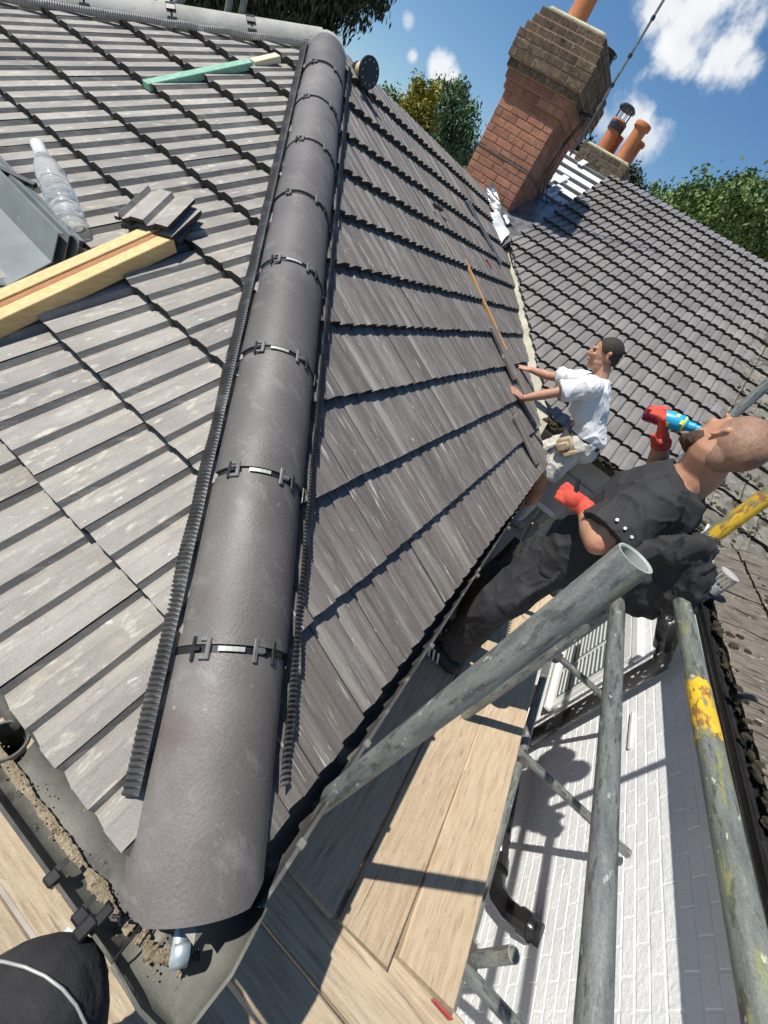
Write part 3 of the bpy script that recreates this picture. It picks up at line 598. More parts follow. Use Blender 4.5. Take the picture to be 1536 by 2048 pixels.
mossline(ob, lambda r: V((r.uniform(-1.5, 3.9), -1.375 + r.normal(0, .016), ZG + .012 + r.uniform(-.012, .015))), 420, .008, .026, 1)
mossline(ob, lambda r: (lambda x, v: V((x, -1.36 - v, ZG + .035 + v * T2)))(r.uniform(-1.5, 3.9), (r.randint(0, 8) * .31 + r.choice([0.0, 0.0, .1]) * r.rand() + r.normal(0, .012)) + .01), 420, .006, .02, 2)
mossline(house, lambda r: (lambda x, y: V((x, y, (x - XW) * T + .03)))(3.96 + r.choice([0, .262, .524, .786, 1.05, 1.31, 1.57, 1.83]) + r.normal(0, .02), r.uniform(-2.6, -1.02)), 520, .008, .026, 3)
mossline(house, lambda r: V((3.93 + r.normal(0, .02), r.uniform(-2.6, .25), .205 + r.uniform(-.02, .02))), 520, .008, .03, 4)
path = [((4.0, y, .20), (-1, 0, 0)) for y in np.linspace(.28, -2.9, 50)]
gutter('gutter', path, [.75] * 50, house, m_=m_blk)
# sash window in the white wall, with white frame and blinds behind the panes
wc = PY((1172, 1236), WY); WX, WZ = min(wc.x, 3.72), max(wc.z, -1.25)
w1 = MB().box((WX, WY + .02, WZ), .95, .05, 1.0, bev=.01).build('window', m_white, ob)
for cx in (WX - .22, WX + .22):
    p_ = MB().box((cx, WY + .045, WZ), .38, .012, .84).build('pane', m_glass, w1)
    mb = MB()
    for k in range(15): mb.box((cx, WY + .055, WZ - .38 + k * .054), .36, .006, .012)
    mb.build('blind', m_white, p_)
MB().box((WX, WY + .05, WZ - .52), 1.02, .08, .05, bev=.01).build('sill', m_white, w1)
MB().box((WX, WY + .03, WZ + .54), 1.1, .04, .08, bev=.01).build('lintel', m_white, w1)
MB().beam((2.3, WY + .015, -.78), (2.62, WY + .015, -.76), .012, .02).build('cable_clip', m_white, ob)
# vertical soil pipe with balloon grating
sp = MB().tube([(2.79, -1.50, -3.2), (2.79, -1.50, -.60), (2.79, -1.50, -.40), (2.815, -1.40, -.22), (2.83, -1.285, -.10), (2.83, -1.275, .12), (2.83, -1.275, .21)], .055, 20).build('soil_pipe', m_soil, ob, smooth=True)
MB().tube([(2.81, -1.43, -.30), (2.83, -1.30, -.12)], .066, 18).build('collar', m_soilc, sp, smooth=True)
MB().tube([(2.83, -1.275, -.03), (2.83, -1.275, .05)], .062, 18).build('collar', m_soilc, sp, auto=40)
MB().tube([(2.79, -1.50, -1.92), (2.79, -1.50, -1.84)], .064, 18).build('collar', m_soilc, sp, auto=40)
cg = MB(); c = V((2.83, -1.275, .21))
cg.tube([c, c + V((0, 0, .05))], .061, 20)
cg.rings([[c + V((a * math.cos(2 * PI * k / 24), a * math.sin(2 * PI * k / 24), z)) for k in range(24)] for a, z in ((.052, .135), (.06, .14), (.06, .150), (.052, .155))], caps=True)
for k in range(14):
    t = 2 * PI * k / 14; e = V((.056 * math.cos(t), .056 * math.sin(t), 0)); cg.beam(c + e + V((0, 0, .05)), c + e * 1.0 + V((0, 0, .145)), .007, .005, e)
cg.build('vent_cowl', m_hipold, sp, auto=40)
# black waste pipe along the wall ending in an elbow
wpipe = MB().tube([(2.5, -1.47, -1.86), (1.9, -1.46, -1.76), (1.62, -1.46, -1.70)], .055, 18).build('waste_pipe', m_soilc, ob, smooth=True)
MB().tube([(1.66, -1.46, -1.71), (1.58, -1.46, -1.69)], .066, 18).build('collar', m_soilc, wpipe, auto=40)
MB().tube([(1.60, -1.46, -1.695), (1.50, -1.46, -1.67), (1.42, -1.47, -1.62), (1.35, -1.50, -1.53), (1.31, -1.54, -1.44), (1.28, -1.6, -1.36)], .056, 18).build('elbow', m_soilc, wpipe, smooth=True)
MB().tube([(1.315, -1.535, -1.45), (1.295, -1.57, -1.40)], .068, 18).build('collar', m_soilc, wpipe, auto=40)
cb = MB().tube([(3.75, -1.28, .34), (3.72, -1.30, .28), (3.62, -1.34, .24), (3.50, -1.40, .215), (3.36, -1.40, .19)], .009, 8).build('overflow_cable', m_white, ob, smooth=True)
MB().tube([(3.80, -1.33, .33), (3.80, -1.33, .21)], .016, 10).build('overflow_pipe', m_white, ob, auto=40)
# ------------------------------------------------------------------ scaffold
sc = empty('scaffold', (1.0, -.5, -3.4), 'galvanised tube scaffold with yellow-banded guard rails and couplers round the eaves', 'scaffold')
def stube(name, p0, p1, parent=sc, m_=None, r=.0242, yel=None, label=None):
    p0 = V(p0); p1 = V(p1); L_ = (p1 - p0).length; mb = MB(); seg = 28; R = []
    for rr, z in ((r - .0045, .25), (r - .0045, .002), (r - .003, 0), (r - .0006, .0), (r, .002), (r, L_ - .002), (r - .0006, L_), (r - .003, L_), (r - .0045, L_ - .002), (r - .0045, L_ - .25)):
        R.append([V((rr * math.cos(2 * PI * k / seg), rr * math.sin(2 * PI * k / seg), z)) for k in range(seg)])
    mb.rings(R, caps=False)
    mb.m = [1 if (k < 3 * seg or k >= 6 * seg) else 0 for k in range(len(mb.f))]
    o = mb.build(name, [m_ or m_tube, m_tubein], parent, auto=35, fixn=True)
    bpy.context.view_layer.update()
    o.matrix_world = Matrix.Translation(p0) @ (p1 - p0).to_track_quat('Z', 'Y').to_matrix().to_4x4()
    if label: o['label'] = label
    for (a, b) in (yel or []):
        n = 10; R = []
        for i in range(n + 1):
            z = a + (b - a) * i / n
            R.append([V(((r + .0007) * math.cos(2 * PI * k / seg), (r + .0007) * math.sin(2 * PI * k / seg), z + (.02 * mnoise.noise(V((k * .9, i * 1., a * 9))) if i in (0, n) else 0))) for k in range(seg)])
        y = MB().rings(R, caps=False).build('paint_band', m_yel, o, smooth=True)
        y.matrix_parent_inverse = Matrix.Identity(4)
    return o
t1 = stube('standard', (.345, -.08, -3.3), (.345, -.08, .92))
t2 = stube('guard_rail', (-.30, -.475, .435), (1.33, -.455, .43))
t3 = stube('guard_rail', (-.30, -.565, .61), (1.36, -.535, .60), m_=m_tubey, yel=[(.95, 1.13)], label='guard rail with a chipped yellow paint band')
t4 = stube('standard', (1.40, -.50, -3.3), (1.40, -.50, 1.9), yel=[(4.08, 4.32)], label='standard with a chipped yellow paint band')
t5 = stube('standard', (2.50, -.50, -3.3), (2.50, -.50, 1.9))
t6 = stube('standard', (.655, -.93, -3.3), (.655, -.93, -.50))
stube('ledger', (.2, -.895, -.74), (4.0, -.895, -.74))
stube('transom', (1.53, -.0, -.71), (1.54, -1.55, -.71))
stube('transom', (2.46, -.0, -.71), (2.46, -1.42, -.71))
stube('transom', (.60, -.0, -.71), (.60, -1.75, -.71))
stube('transom', (-.30, -.95, -.735), (-.30, 1.6, -.735))
stube('ledger', (.05, -.15, -.74), (4.0, -.15, -.74))
stube('guard_rail', (1.42, -.56, .42), (3.4, -.56, .42))
# scaffold beyond the far hip
P0 = V((1.55, 5.2, 0))
for q, e in (((455, 25), (470, -60)), ((483, 30), (500, -60)), ((350, 12), (395, -40))):
    a_ = onL(q, .1) + V((.0, .0, 0)); dirv = V(ray(*q)).normalized(); a_ = V(CP) + dirv * 5.4; b_ = V(CP) + V(ray(*e)).normalized() * 5.4
    d_ = (b_ - a_).normalized(); stube('far_standard', a_ - d_ * .9, b_ + d_ * .6)
def coupler(c, a1, a2, r=.0242, parent=sc):
    c = V(c); a1 = V(a1).normalized(); mb = MB()
    for off, ax in ((V((0, 0, 0)), a1),):
        mb.tube([c - ax * .026, c + ax * .026], r + .006, 16)
    n = a1.orthogonal().normalized(); b = a1.cross(n)
    mb.box(c + n * (r + .012), .05, .03, .02, (a1, b, n), bev=.003)
    mb.tube([c + b * (r + .004), c + b * (r + .004) + n * .055], .006, 8); mb.tube([c + b * (r + .004) + n * .038, c + b * (r + .004) + n * .055], .012, 6)
    mb.box(c - n * (r + .008) + b * .02, .045, .05, .012, (a1, b, n), bev=.003)
    return mb.build('coupler', m_cpl, parent, auto=35)
m_cpl = mat('rusty_coupler', (0.06, 0.055, 0.05), (0.11, 0.10, 0.09), 20, 0.5, 0.001, 80, metal=.3, spots=[((0.16, 0.09, 0.05), 30, .6, .68, .7)])
for c, a1 in (((1.40, -.50, .43), (0, 0, 1)), ((1.36, -.46, .43), (1, 0, 0)), ((1.40, -.50, .60), (0, 0, 1)), ((1.40, -.50, -.70), (0, 0, 1)), ((2.50, -.50, -.70), (0, 0, 1)), ((2.46, -.90, -.71), (0, 1, 0)),
              ((2.44, -.93, -.71), (0, 1, 0)), ((.655, -.92, -.74), (0, 0, 1)), ((2.50, -.50, .43), (0, 0, 1)), ((1.52, -.90, -.725), (0, 1, 0))): coupler(c, a1, None)
# boards: each one lies loose on the transoms
def board(a, b, w, z, m_, label, parent=None, sag=0.0, lift=0.0):
    a = V((a[0], a[1], z)); b = V((b[0], b[1], z + lift)); d = (b - a); L_ = d.length; d.normalize(); s = V((-d.y, d.x, 0)).normalized(); u = d.cross(s)
    if u.z < 0: u = -u
    mb = MB(); n = 14; R = []; cw = .006; h = .038
    for i in range(n + 1):
        q = i / n; c = a + d * (L_ * q); e = .0015 * mnoise.noise(V((q * 9, a.x * 7, a.y * 5)))
        hw = w / 2 + .0025 * mnoise.noise(V((q * 14, a.x, 5))) - (.006 if i in (0, n) else 0)
        pr = [(-hw, -cw), (-hw + cw, 0), (hw - cw, 0), (hw, -cw), (hw, -h), (-hw, -h)]
        R.append([c + s * x + u * (y + e + sag * math.sin(q * PI)) + d * (RS.uniform(-.006, .006) if i in (0, n) else 0) for x, y in pr])
    mb.rings(R); mb.cur = .5; mb.tv = [float(RS.rand())] * len(mb.v)
    o = mb.build('scaffold_board', m_, None, auto=30)
    return tag(o, label, 'board', 'boards laid on the scaffold')
ZB = -.65
ys = [(-.045, .145), (-.195, .225), (-.425, .222), (-.655, .232)] 
ys = [(-.100, .14), (-.245, .135), (-.425, .213), (-.742, .232)]
board((.385, -.275), (3.95, -.165), .250, ZB, m_board, 'long plank in deep shade tight against the gutter side')
board((.40, -.517), (3.95, -.405), .218, ZB + .002, m_board, 'sunlit plank between the shaded gutter plank and the outer plank')
board((.455, -.752), (2.46, -.668), .238, ZB + .004, m_board, 'short sunlit outer plank with a splintered red-painted end', lift=.0)
ob_ = bpy.data.objects['scaffold_board.002']
MB().box((.450, -.835, ZB - .017), .006, .075, .030, bev=.002).build('end_paint', mat('red_end_paint', (.42, .03, .04), (.35, .10, .09), 30, .8), ob_)
board((2.49, -.67), (3.95, -.65), .225, ZB - .010, m_board, 'far outer plank of the walkway by the feet of the white-shirted man')
zy = ZB - .042
board((.372, -.98), (.372, 2.4), .235, zy, m_boardy, 'plank running under the ends of the two sunlit planks')
board((.178, -1.0), (.178, 2.4), .132, zy, m_boardy, 'narrow shaded plank beside the gutter corner')
board((-.015, -.98), (-.015, 2.4), .225, zy, m_boardy, 'plank directly below the dirty gutter corner')
board((-.250, -1.0), (-.250, 2.4), .225, zy + .002, m_boardy, 'sunlit plank beside the left gutter under the black clips')
board((-.486, -.98), (-.486, 2.4), .225, zy, m_boardy, 'outermost left plank under the dark knee')
# slab of splintered wood, tiles stacked further along
def loose_tile(O, U, W, N, L_=.33, w=.2, mats=None, name='roof_tile', label=None, parent=None, group=None, tint=.5):
    O = V(O); U = V(U).normalized(); N = V(N).normalized(); W = V(W).normalized(); mb = MB(); n = len(PROF)
    pr = [(-.02, .002), (0, .002)] + PROF
    top = [[O + U * (u * w / .2) + W * (L_ * k) + N * h for u, h in pr] for k in (0, 1)]; bot = [[p - N * .012 for p in r] for r in top]
    n = len(pr)
    for k, (u, h) in enumerate(pr[:-1]):
        mb.add([top[0][k], top[0][k + 1], top[1][k + 1], top[1][k]], [(0, 1, 2, 3)], 0, tint); mb.add([bot[0][k], bot[0][k + 1], bot[1][k + 1], bot[1][k]], [(0, 1, 2, 3)], 1)
        for e in (0, 1): mb.add([top[e][k], top[e][k + 1], bot[e][k + 1], bot[e][k]], [(0, 1, 2, 3)], 1)
    for k in (0, n - 1): mb.add([top[0][k], top[1][k], bot[1][k], bot[0][k]], [(0, 1, 2, 3)], 1)
    o = mb.build(name, mats or [m_tileL, m_edge], parent)
    if label: tag(o, label, 'roof tile', group)
    return o
# pile of three on the left slope, leaning on the timbers
ax_u = V((1, 0, T)).normalized(); ax_y = V((0, 1, 0))
base = onL((300, 455), .075)
pA = onL((240, 440), .10); pB = onL((338, 468), .10); pD = onL((392, 412), .10)
dU = (pB - pA).normalized(); wU = (pB - pA).length; dW = (pD - pB); LW = dW.length; dW.normalize()
for k, (off, rr, lab) in enumerate(((-.045, .10, 'lowest loose tile of the small heap on the timber ends'), (-.018, -.06, 'middle loose tile of the small heap on the timber ends'), (.008, .0, 'topmost loose tile of the small heap, pale and chipped'))):
    Rm = Matrix.Rotation(rr, 3, NLh); loose_tile(pA + NLh * off + dU * (.012 * (2 - k)), Rm @ dU, Rm @ dW, (NLh + dU * .06 * (k - 1)).normalized(), L_=LW, w=wU, label=lab, group='loose roof tiles heaped on the timbers', tint=.5 + .2 * k)
# two pine battens; the red-brown strip added between stands for a shaded side face
TB = onL((338, 482), .065); TA = onL((-60, 668), .055); dT = (TB - TA).normalized(); sT = dT.cross(NLh).normalized()
if sT.y > 0: sT = -sT        # towards the viewer side (down image)
def wood(name, a_, b_, w, h, m_, label, cat='batten', grp=None, up=None, bev=.002):
    o = MB().beam(a_, b_, w, h, up or NLh, bev=bev).build(name, m_, None); return tag(o, label, cat, grp)
wood('timber_batten', TA + sT * .012, TB + sT * .012, .042, .05, m_tim, 'pale pine timber nearest the viewer, its end below the loose tiles', grp='pine timbers lying across the left slope')
wood('timber_batten', TA - sT * .052 + NLh * .004, TB - sT * .052 + NLh * .004 + dT * .0, .042, .05, m_tim, 'pale pine timber beside the grey troughs', grp='pine timbers lying across the left slope')
wood('timber_side_shade', TA - sT * .020 + NLh * .006, TB - sT * .020 + NLh * .006 - dT * .02, .022, .036, m_timb, 'thin red-brown strip added as the shaded timber side between the two pine timbers')
wood('green_batten', onL((292, 172), .035), onL((500, 128), .045), .048, .03, m_green, 'green treated batten lying across the left tiled slope')
wood('wood_offcut', onL((505, 127), .045) , onL((556, 115), .05), .046, .028, m_pale, 'pale raw end piece butted to the green batten')
# grey valley troughs stacked at the left
def trough(dq, label, dz):
    def at_(q, e): return onL((q[0] + dq[0], q[1] + dq[1]), e + dz)
    lip, cr, bo, ot = at_((118, 468), .115), at_((105, 526), .045), at_((16, 573), .045), at_((-90, 560), .12)
    d = (at_((0, 348), .115) - lip); d = d * 2.6
    lip2 = lip + (lip - cr).cross(d).cross(lip - cr).normalized() * 0; w_ = (ot - bo).normalized()
    s_ = (lip - cr); fl = (cr - bo).normalized()
    prof = [lip + fl * .012 - NLh * .010, lip, cr, bo, ot]
    R = [prof, [p + d for p in prof]]
    o = MB().rings(R, closed=False, caps=False).build('valley_trough', m_zinc, None, fixn=False)
    md = o.modifiers.new('shell', 'SOLIDIFY'); md.thickness = .004
    return tag(o, label, 'valley trough', 'grey valley troughs stacked on the left slope')
trough((0, 0), 'top grey plastic valley trough, its folded end facing the bottle', .0)
trough((22, 4), 'middle grey valley trough nested under the top one', -.016)
trough((42, 14), 'lowest grey valley trough showing only its edge', -.032)
wood('black_bar', onL((-40, 318), .11), onL((72, 372), .09), .02, .014, m_clipd, 'dark bar poking in from the left above the troughs', 'bar')
# water bottle
bb = onL((158, 478), .05); bt = pl((75, 290), (1, 0, 0), bb.x + .05)
bw = empty('water_bottle', bb, 'crumpled clear plastic water bottle with white cap leaning on the trough', 'bottle')
bd = (onL((74, 288), .16) - bb); Lb = bd.length; bd.normalize(); bs = bd.orthogonal().normalized(); bu = bd.cross(bs)
prof = [(.0, .030), (.02, .040), (.30, .044), (.55, .044), (.66, .044), (.78, .034), (.86, .021), (.90, .0165), (.93, .0165)]
R = []
for i in range(61):
    q = i / 60; rr = np.interp(q, [p[0] / .93 for p in prof], [p[1] for p in prof]) * 1.0; ring = []
    for k in range(36):
        t = 2 * PI * k / 36; cr = .0028 * mnoise.noise(V((math.cos(t) * 2.3, math.sin(t) * 2.3, q * 14))) * (1 if q < .75 else .25) + .0022 * math.sin(q * 95 + 3 * math.sin(t)) * (q < .6)
        ring.append(bb + bd * (q * Lb * .93) + (bs * math.cos(t) + bu * math.sin(t)) * (rr * 1.05 + cr))
    R.append(ring)
m_pet = bpy.data.materials.new('clear_plastic'); m_pet.use_nodes = True; nt = m_pet.node_tree; P_ = nt.nodes['Principled BSDF']
P_.inputs['Transmission Weight'].default_value = .82; P_.inputs['Roughness'].default_value = .12; P_.inputs['IOR'].default_value = 1.22; P_.inputs['Base Color'].default_value = (.95, .97, .97, 1)
o = MB().rings(R).build('bottle_body', m_pet, bw, smooth=True)
R = [[p + (bb + bd * (i / 34 * Lb * .5) - p) * .09 for p in R[int(i * .94) + 1]] for i in range(34)]
m_water = bpy.data.materials.new('water'); m_water.use_nodes = True; P_ = m_water.node_tree.nodes['Principled BSDF']
P_.inputs['Transmission Weight'].default_value = .9; P_.inputs['Roughness'].default_value = .02; P_.inputs['IOR'].default_value = 1.33; P_.inputs['Base Color'].default_value = (.86, .93, .95, 1)
o = MB().tube([bb + bd * (Lb * .88), bb + bd * (Lb * .995)], .0215, 20).build('cap', m_white, bw, auto=40)
o = MB().tube([bb + bd * (Lb * .855), bb + bd * (Lb * .87)], .023, 20).build('neck_ring', m_white, bw, auto=40)

# ------------------------------------------------------------------ things lying on the right slope
wood('orange_batten', onR((929, 520), .035), onR((1016, 710), .035), .045, .022, m_orange, 'orange-brown wooden batten lying along the valley edge of the slope', up=NRh)
wood('metal_channel', onR((932, 402), .04), onR((1000, 528), .04), .05, .02, m_gbat, 'long dark green-grey channel strip near the torn flashing', 'channel', up=NRh)
wood('metal_channel', onR((936, 400), .055), onR((1003, 526), .055), .012, .02, m_silver, 'thin bright metal strip on the dark channel', 'strip', up=NRh)
m_red0 = mat('red_plastic', (.35, .03, .04), (.42, .05, .06), 9, .4)
wood('marker', onR((971, 518), .035), onR((982, 537), .035), .035, .02, m_red0, 'short red stick lying by the dark channel', 'marker', up=NRh)
for k, (q, e) in enumerate((((868, 410), (884, 420)), ((882, 436), (896, 446)), ((866, 424), (872, 436)), ((880, 448), (900, 462)))):
    wood('black_offcut', onR(q, .03), onR(e, .03), .03, .02, m_clipd, ['upper', 'lower', 'smallest', 'longest'][k] + ' of the black offcuts lying mid slope', 'offcut', 'black offcuts lying mid slope', up=NRh)
# cut tiles laid loose up the valley side
for k, (q, e, w_) in enumerate((((985, 655), (1030, 760), .11), ((1030, 830), (1075, 925), .13), ((1040, 790), (1072, 850), .10), ((1010, 700), (1050, 790), .08))):
    a_, b_ = onR(q, .052), onR(e, .052)
    o = MB().beam(a_, b_, w_, .022, NRh, bev=.003).build('cut_tile', [m_tileR], None)
    tag(o, ['narrow cut tile lying just left of the orange batten', 'wide dark cut tile lying loose beside the eaves end', 'small cut tile between the loose dark tile and valley', 'slim cut tile under the raised hand'][k], 'cut tile', 'cut tiles waiting along the valley')
# crumpled lead and white flashing at the chimney foot
def crumple(name, pts, m_, label, cat, nu=14, nv=10, amp=.03, seed=0, th=.004):
    a_, b_, c_, d_ = [V(p) for p in pts]; R = []
    for i in range(nu + 1):
        u = i / nu; R.append([(a_.lerp(b_, u)).lerp(d_.lerp(c_, u), v / nv) + V((amp * mnoise.noise(V((u * 3 + seed, v / nv * 3, 0))), amp * mnoise.noise(V((u * 3, v / nv * 3 + seed, 5))), amp * 1.5 * mnoise.noise(V((u * 2.5, v / nv * 2.5, seed + 9))))) for v in range(nv + 1)])
    o = MB().rings(R, closed=False, caps=False).build(name, m_, None, smooth=False, fixn=False)
    md = o.modifiers.new('shell', 'SOLIDIFY'); md.thickness = th
    return tag(o, label, cat)
crumple('lead_flashing', [PX((962, 385), 5.95), PX((985, 366), 6.0), PX((1026, 448), 6.0), PX((1000, 440), 5.75)], m_lead, 'crumpled silver-grey flashing sheet standing against the chimney foot', 'flashing', seed=3)
crumple('white_flashing', [PX((962, 425), 5.6), PX((998, 424), 5.75), PX((1020, 466), 5.8), PX((1000, 488), 5.5)], m_memb, 'white folded flashing strip below the silver sheet', 'flashing', seed=7, amp=.02)
crumple('lining_scrap', [PX((948, 392), 5.6), PX((960, 385), 5.7), PX((975, 425), 5.6), PX((964, 425), 5.5)], m_memb, 'small torn pale lining scrap at the top tile course', 'lining', seed=5, amp=.02)
# cable drum lamp fitting on the ridge behind the hip end
sp_ = V(CP) + V(ray(737, 145)).normalized() * 3.95
dr = empty('cable_drum', sp_, 'small yellow drum with a black perforated disc hanging behind the hip end', 'drum')
dx = V(ray(737, 145)).normalized(); ax = (-V(ray(737, 145)).normalized() * .75 + (V(ray(760, 150)) - V(ray(715, 140))).normalized() * .62).normalized()
MB().tube([sp_ - ax * .10, sp_ - ax * .0], .042, 20).build('drum', mat('cream_plastic', (.55, .42, .2), (.62, .5, .26), 9, .5), dr, auto=40)
fl = MB().tube([sp_ - ax * .004, sp_ + ax * .012], .078, 30).build('flange', m_clipd, dr, auto=40)
mb = MB(); b1 = ax.orthogonal().normalized(); b2 = ax.cross(b1)
for k in range(10): t = 2 * PI * k / 10; c = sp_ + ax * .0125 + (b1 * math.cos(t) + b2 * math.sin(t)) * .058; mb.tube([c, c + ax * .002], .005, 8)
mb.build('rivet', m_silver, fl)
mb = MB(); mb.tube([sp_ - ax * .08, sp_ - ax * .14 + V((0, 0, .02)), sp_ - ax * .22 + V((0, 0, -.03))], .026, 10); mb.build('strap', m_clipd, dr, smooth=True)
MB().tube([sp_ - ax * .1 - V((0, 0, .05)), onR((735, 185), .03), onR((750, 215), .02), onR((757, 245), .02)], .008, 8).build('cable', m_clipd, dr, smooth=True)
# stacks of new tiles on the scaffold
def stack(c, n, yaw, label):
    t_ = empty('tile_stack', V(c), label, 'tile stack', 'stacks of spare tiles on the scaffold'); U = V((math.cos(yaw), math.sin(yaw), 0)); W = V((-math.sin(yaw), math.cos(yaw), 0))
    for k in range(n):
        loose_tile(V(c) + U * (k * .028) + V((0, 0, .005)), W, V((0, 0, 1)), U, L_=.30, parent=t_, mats=[m_hip, m_edge], tint=float(RS.rand()), name='stacked_tile')
stack((1.98, -.38, ZB), 13, .15, 'shaded row of upright roof tiles nearer the man in black')
stack((2.55, -.40, ZB), 9, .1, 'row of upright roof tiles further along the scaffold')
mb = MB(); mb.box((3.15, -.62, ZB + .14), .34, .24, .28, bev=.01); o = mb.build('rubble_bucket', m_clipd, None); 
tag(o, 'black box tub standing on the planks near the white-shirted man', 'tub')

# ------------------------------------------------------------------ trees
def leafmat(name, c1, c2, c3):
    M = mat(name, c1, c2, 1.5, .6, 0, tint=.35, lo=.4, hi=.6, spots=[(c3, 3.0, .55, .65, .7)])
    P = M.node_tree.nodes[M['bsdf']]; P.inputs['Specular IOR Level'].default_value = 0.35
    return M
m_bark = mat('bark', (.09, .065, .045), (.14, .11, .08), 8, .95, .01, 30)
m_lf1 = leafmat('leaf_green', (.07, .125, .03), (.125, .195, .05), (.20, .265, .08))
m_lf2 = leafmat('leaf_dark', (.018, .030, .012), (.035, .05, .018), (.07, .075, .025))
m_lf3 = leafmat('leaf_yellow', (.16, .17, .025), (.30, .27, .035), (.42, .34, .05))
m_lf4 = leafmat('leaf_blue', (.065, .115, .05), (.12, .19, .08), (.20, .27, .13))
def tree(name, base, crown, lobes, m_, n, ls, label, seed, droop=0.0, cat='tree', group='trees beyond the roofs', elong=1.6, core=.55):
    """lobes: (centre, rx, ry, rz); leaf clumps are scattered through each lobe"""
    r = np.random.RandomState(seed); root = empty(name, V(base), label, cat, group)
    mb = MB(); b = V(base); c = V(crown)
    mb.tube([b, b.lerp(c, .5) + V((.1, .05, 0)), c], .2, 8, rs=[.22, .15, .06])
    for (lc, rx, ry, rz) in lobes: mb.tube([b.lerp(c, .45), b.lerp(c, .45).lerp(V(lc), .6), V(lc)], .06, 6, rs=[.10, .06, .02])
    mb.build('trunk', m_bark, root, smooth=True)
    tot = sum(l[1] * l[2] * l[3] for l in lobes) ** 1.0; vs = []; fs = []; tv = []
    W = np.array([(l[1] * l[2] * l[3]) ** (2 / 3) for l in lobes]); W /= W.sum()
    for (lc, rx, ry, rz), w_ in zip(lobes, W):
        nb = max(6, int(n * w_ / 26))
        for _ in range(nb):      # a twig cluster
            d = r.normal(size=3); d /= np.linalg.norm(d); rad = core + (1 - core) * r.rand() ** .6
            rad *= 1 + .28 * mnoise.noise(V((d * 1.9).tolist()) + V((seed, lc[0], 0)))
            cc = np.array(lc) + d * rad * np.array([rx, ry, rz]); tt = float(np.clip(.5 + r.normal(0, .22), 0, 1)); cs = ls * (2.4 + 2.2 * r.rand())
            for _ in range(26):
                p = cc + r.normal(size=3) * cs * np.array([.5, .5, .42]); 
                a_ = r.normal(size=3); a_[2] -= droop * 3; a_ /= np.linalg.norm(a_); b_ = np.cross(a_, r.normal(size=3)); b_ /= np.linalg.norm(b_)
                s = ls * r.uniform(.6, 1.25); k = len(vs)
                vs += [p - a_ * s * elong * .5, p + b_ * s * .4, p + a_ * s * elong * .5, p - b_ * s * .4]; fs.append((k, k + 1, k + 2, k + 3)); tv += [tt] * 4
    mb = MB(); mb.v = [tuple(v) for v in vs]; mb.f = fs; mb.m = [0] * len(fs); mb.tv = tv
    mb.build('crown', m_, root, fixn=False)
    return root
def at(q, d): return V(CP) + V(ray(*q)).normalized() * d
def lobe(q, d, rp, el=(1, 1, 1)):
    depth = d / np.linalg.norm(ray(*q)); r_ = rp / FP * depth * 1.0; return (tuple(at(q, d)), r_ * el[0], r_ * el[1], r_ * el[2])
def gz(v, z=-3.4): return (v[0], v[1], z)
# right: big broadleaf mass
D = 17
R_l = [lobe(q, D + dd, rp, (1, 1, .9)) for q, rp, dd in (((1345, 430), 48, 0), ((1400, 405), 44, 1), ((1440, 440), 60, 0), ((1490, 430), 60, -1), ((1535, 470), 60, 0), ((1380, 470), 50, 1), ((1560, 540), 60, 0), ((1470, 500), 60, .5), ((1590, 430), 50, 0))]
tree('broadleaf_tree', gz(at((1440, 470), D)), at((1440, 450), D), R_l, m_lf1, 30000, .085, 'large bright green broadleaf tree behind the wing roof at the right', 1)
tree('broadleaf_tree', gz(at((1470, 390), D)), at((1478, 370), D), [lobe((1462, 395), D, 20, (.6, .6, 1.3)), lobe((1482, 362), D, 9, (.5, .5, 1.6))], m_lf1, 1800, .08, 'leafy shoot rising above the big right-hand tree', 2)
tree('broadleaf_tree', gz(at((1302, 400), 20)), at((1302, 400), 20), [lobe((1300, 398), 20, 16), lobe((1316, 404), 20, 12)], m_lf4, 1100, .085, 'small pale green tree showing just above the wing ridge', 3)
# between the chimneys
tree('conifer', gz(at((1140, 325), 12)), at((1140, 300), 12), [lobe((1138, 330), 12, 26), lobe((1160, 305), 12, 16, (.7, .7, 1.5)), lobe((1150, 350), 12, 22)], m_lf2, 3500, .055, 'dark conifer between the tall chimney and the potted stack', 4)
tree('conifer', gz(at((1255, 360), 13)), at((1255, 350), 13), [lobe((1250, 355), 13, 17), lobe((1266, 375), 13, 16), lobe((1240, 370), 13, 16)], m_lf2, 2600, .05, 'dark conifer just right of the potted stack', 5)
# middle group beyond the main ridge
tree('willow_tree', gz(at((905, 290), 13)), at((905, 230), 13), [lobe(q, 13, rp, (.9, .9, 1.1)) for q, rp in (((880, 225), 34), ((910, 215), 34), ((935, 250), 26), ((895, 270), 42), ((925, 300), 34), ((900, 320), 36), ((880, 190), 16), ((915, 192), 14))], m_lf4, 10500, .05, 'soft grey-green tree just left of the tall chimney', 6, droop=.5)
tree('golden_conifer', gz(at((840, 230), 11)), at((838, 200), 11), [lobe((826, 205), 11, 17, (.7, .7, 2.0)), lobe((852, 215), 11, 15, (.6, .6, 2.3)), lobe((836, 165), 11, 7, (.5, .5, 1.8)), lobe((864, 182), 11, 6, (.5, .5, 2.2)), lobe((838, 240), 11, 28), lobe((812, 232), 11, 14, (.8, .8, 1.4))], m_lf3, 9000, .035, 'golden conifer with upright spires beyond the main ridge', 7, elong=2.2)
tree('broadleaf_tree', gz(at((790, 210), 14)), at((785, 215), 14), [lobe((775, 205), 14, 14), lobe((795, 222), 14, 16), lobe((765, 196), 14, 9)], m_lf1, 2000, .055, 'low green tree between cable drum and golden conifer', 8)
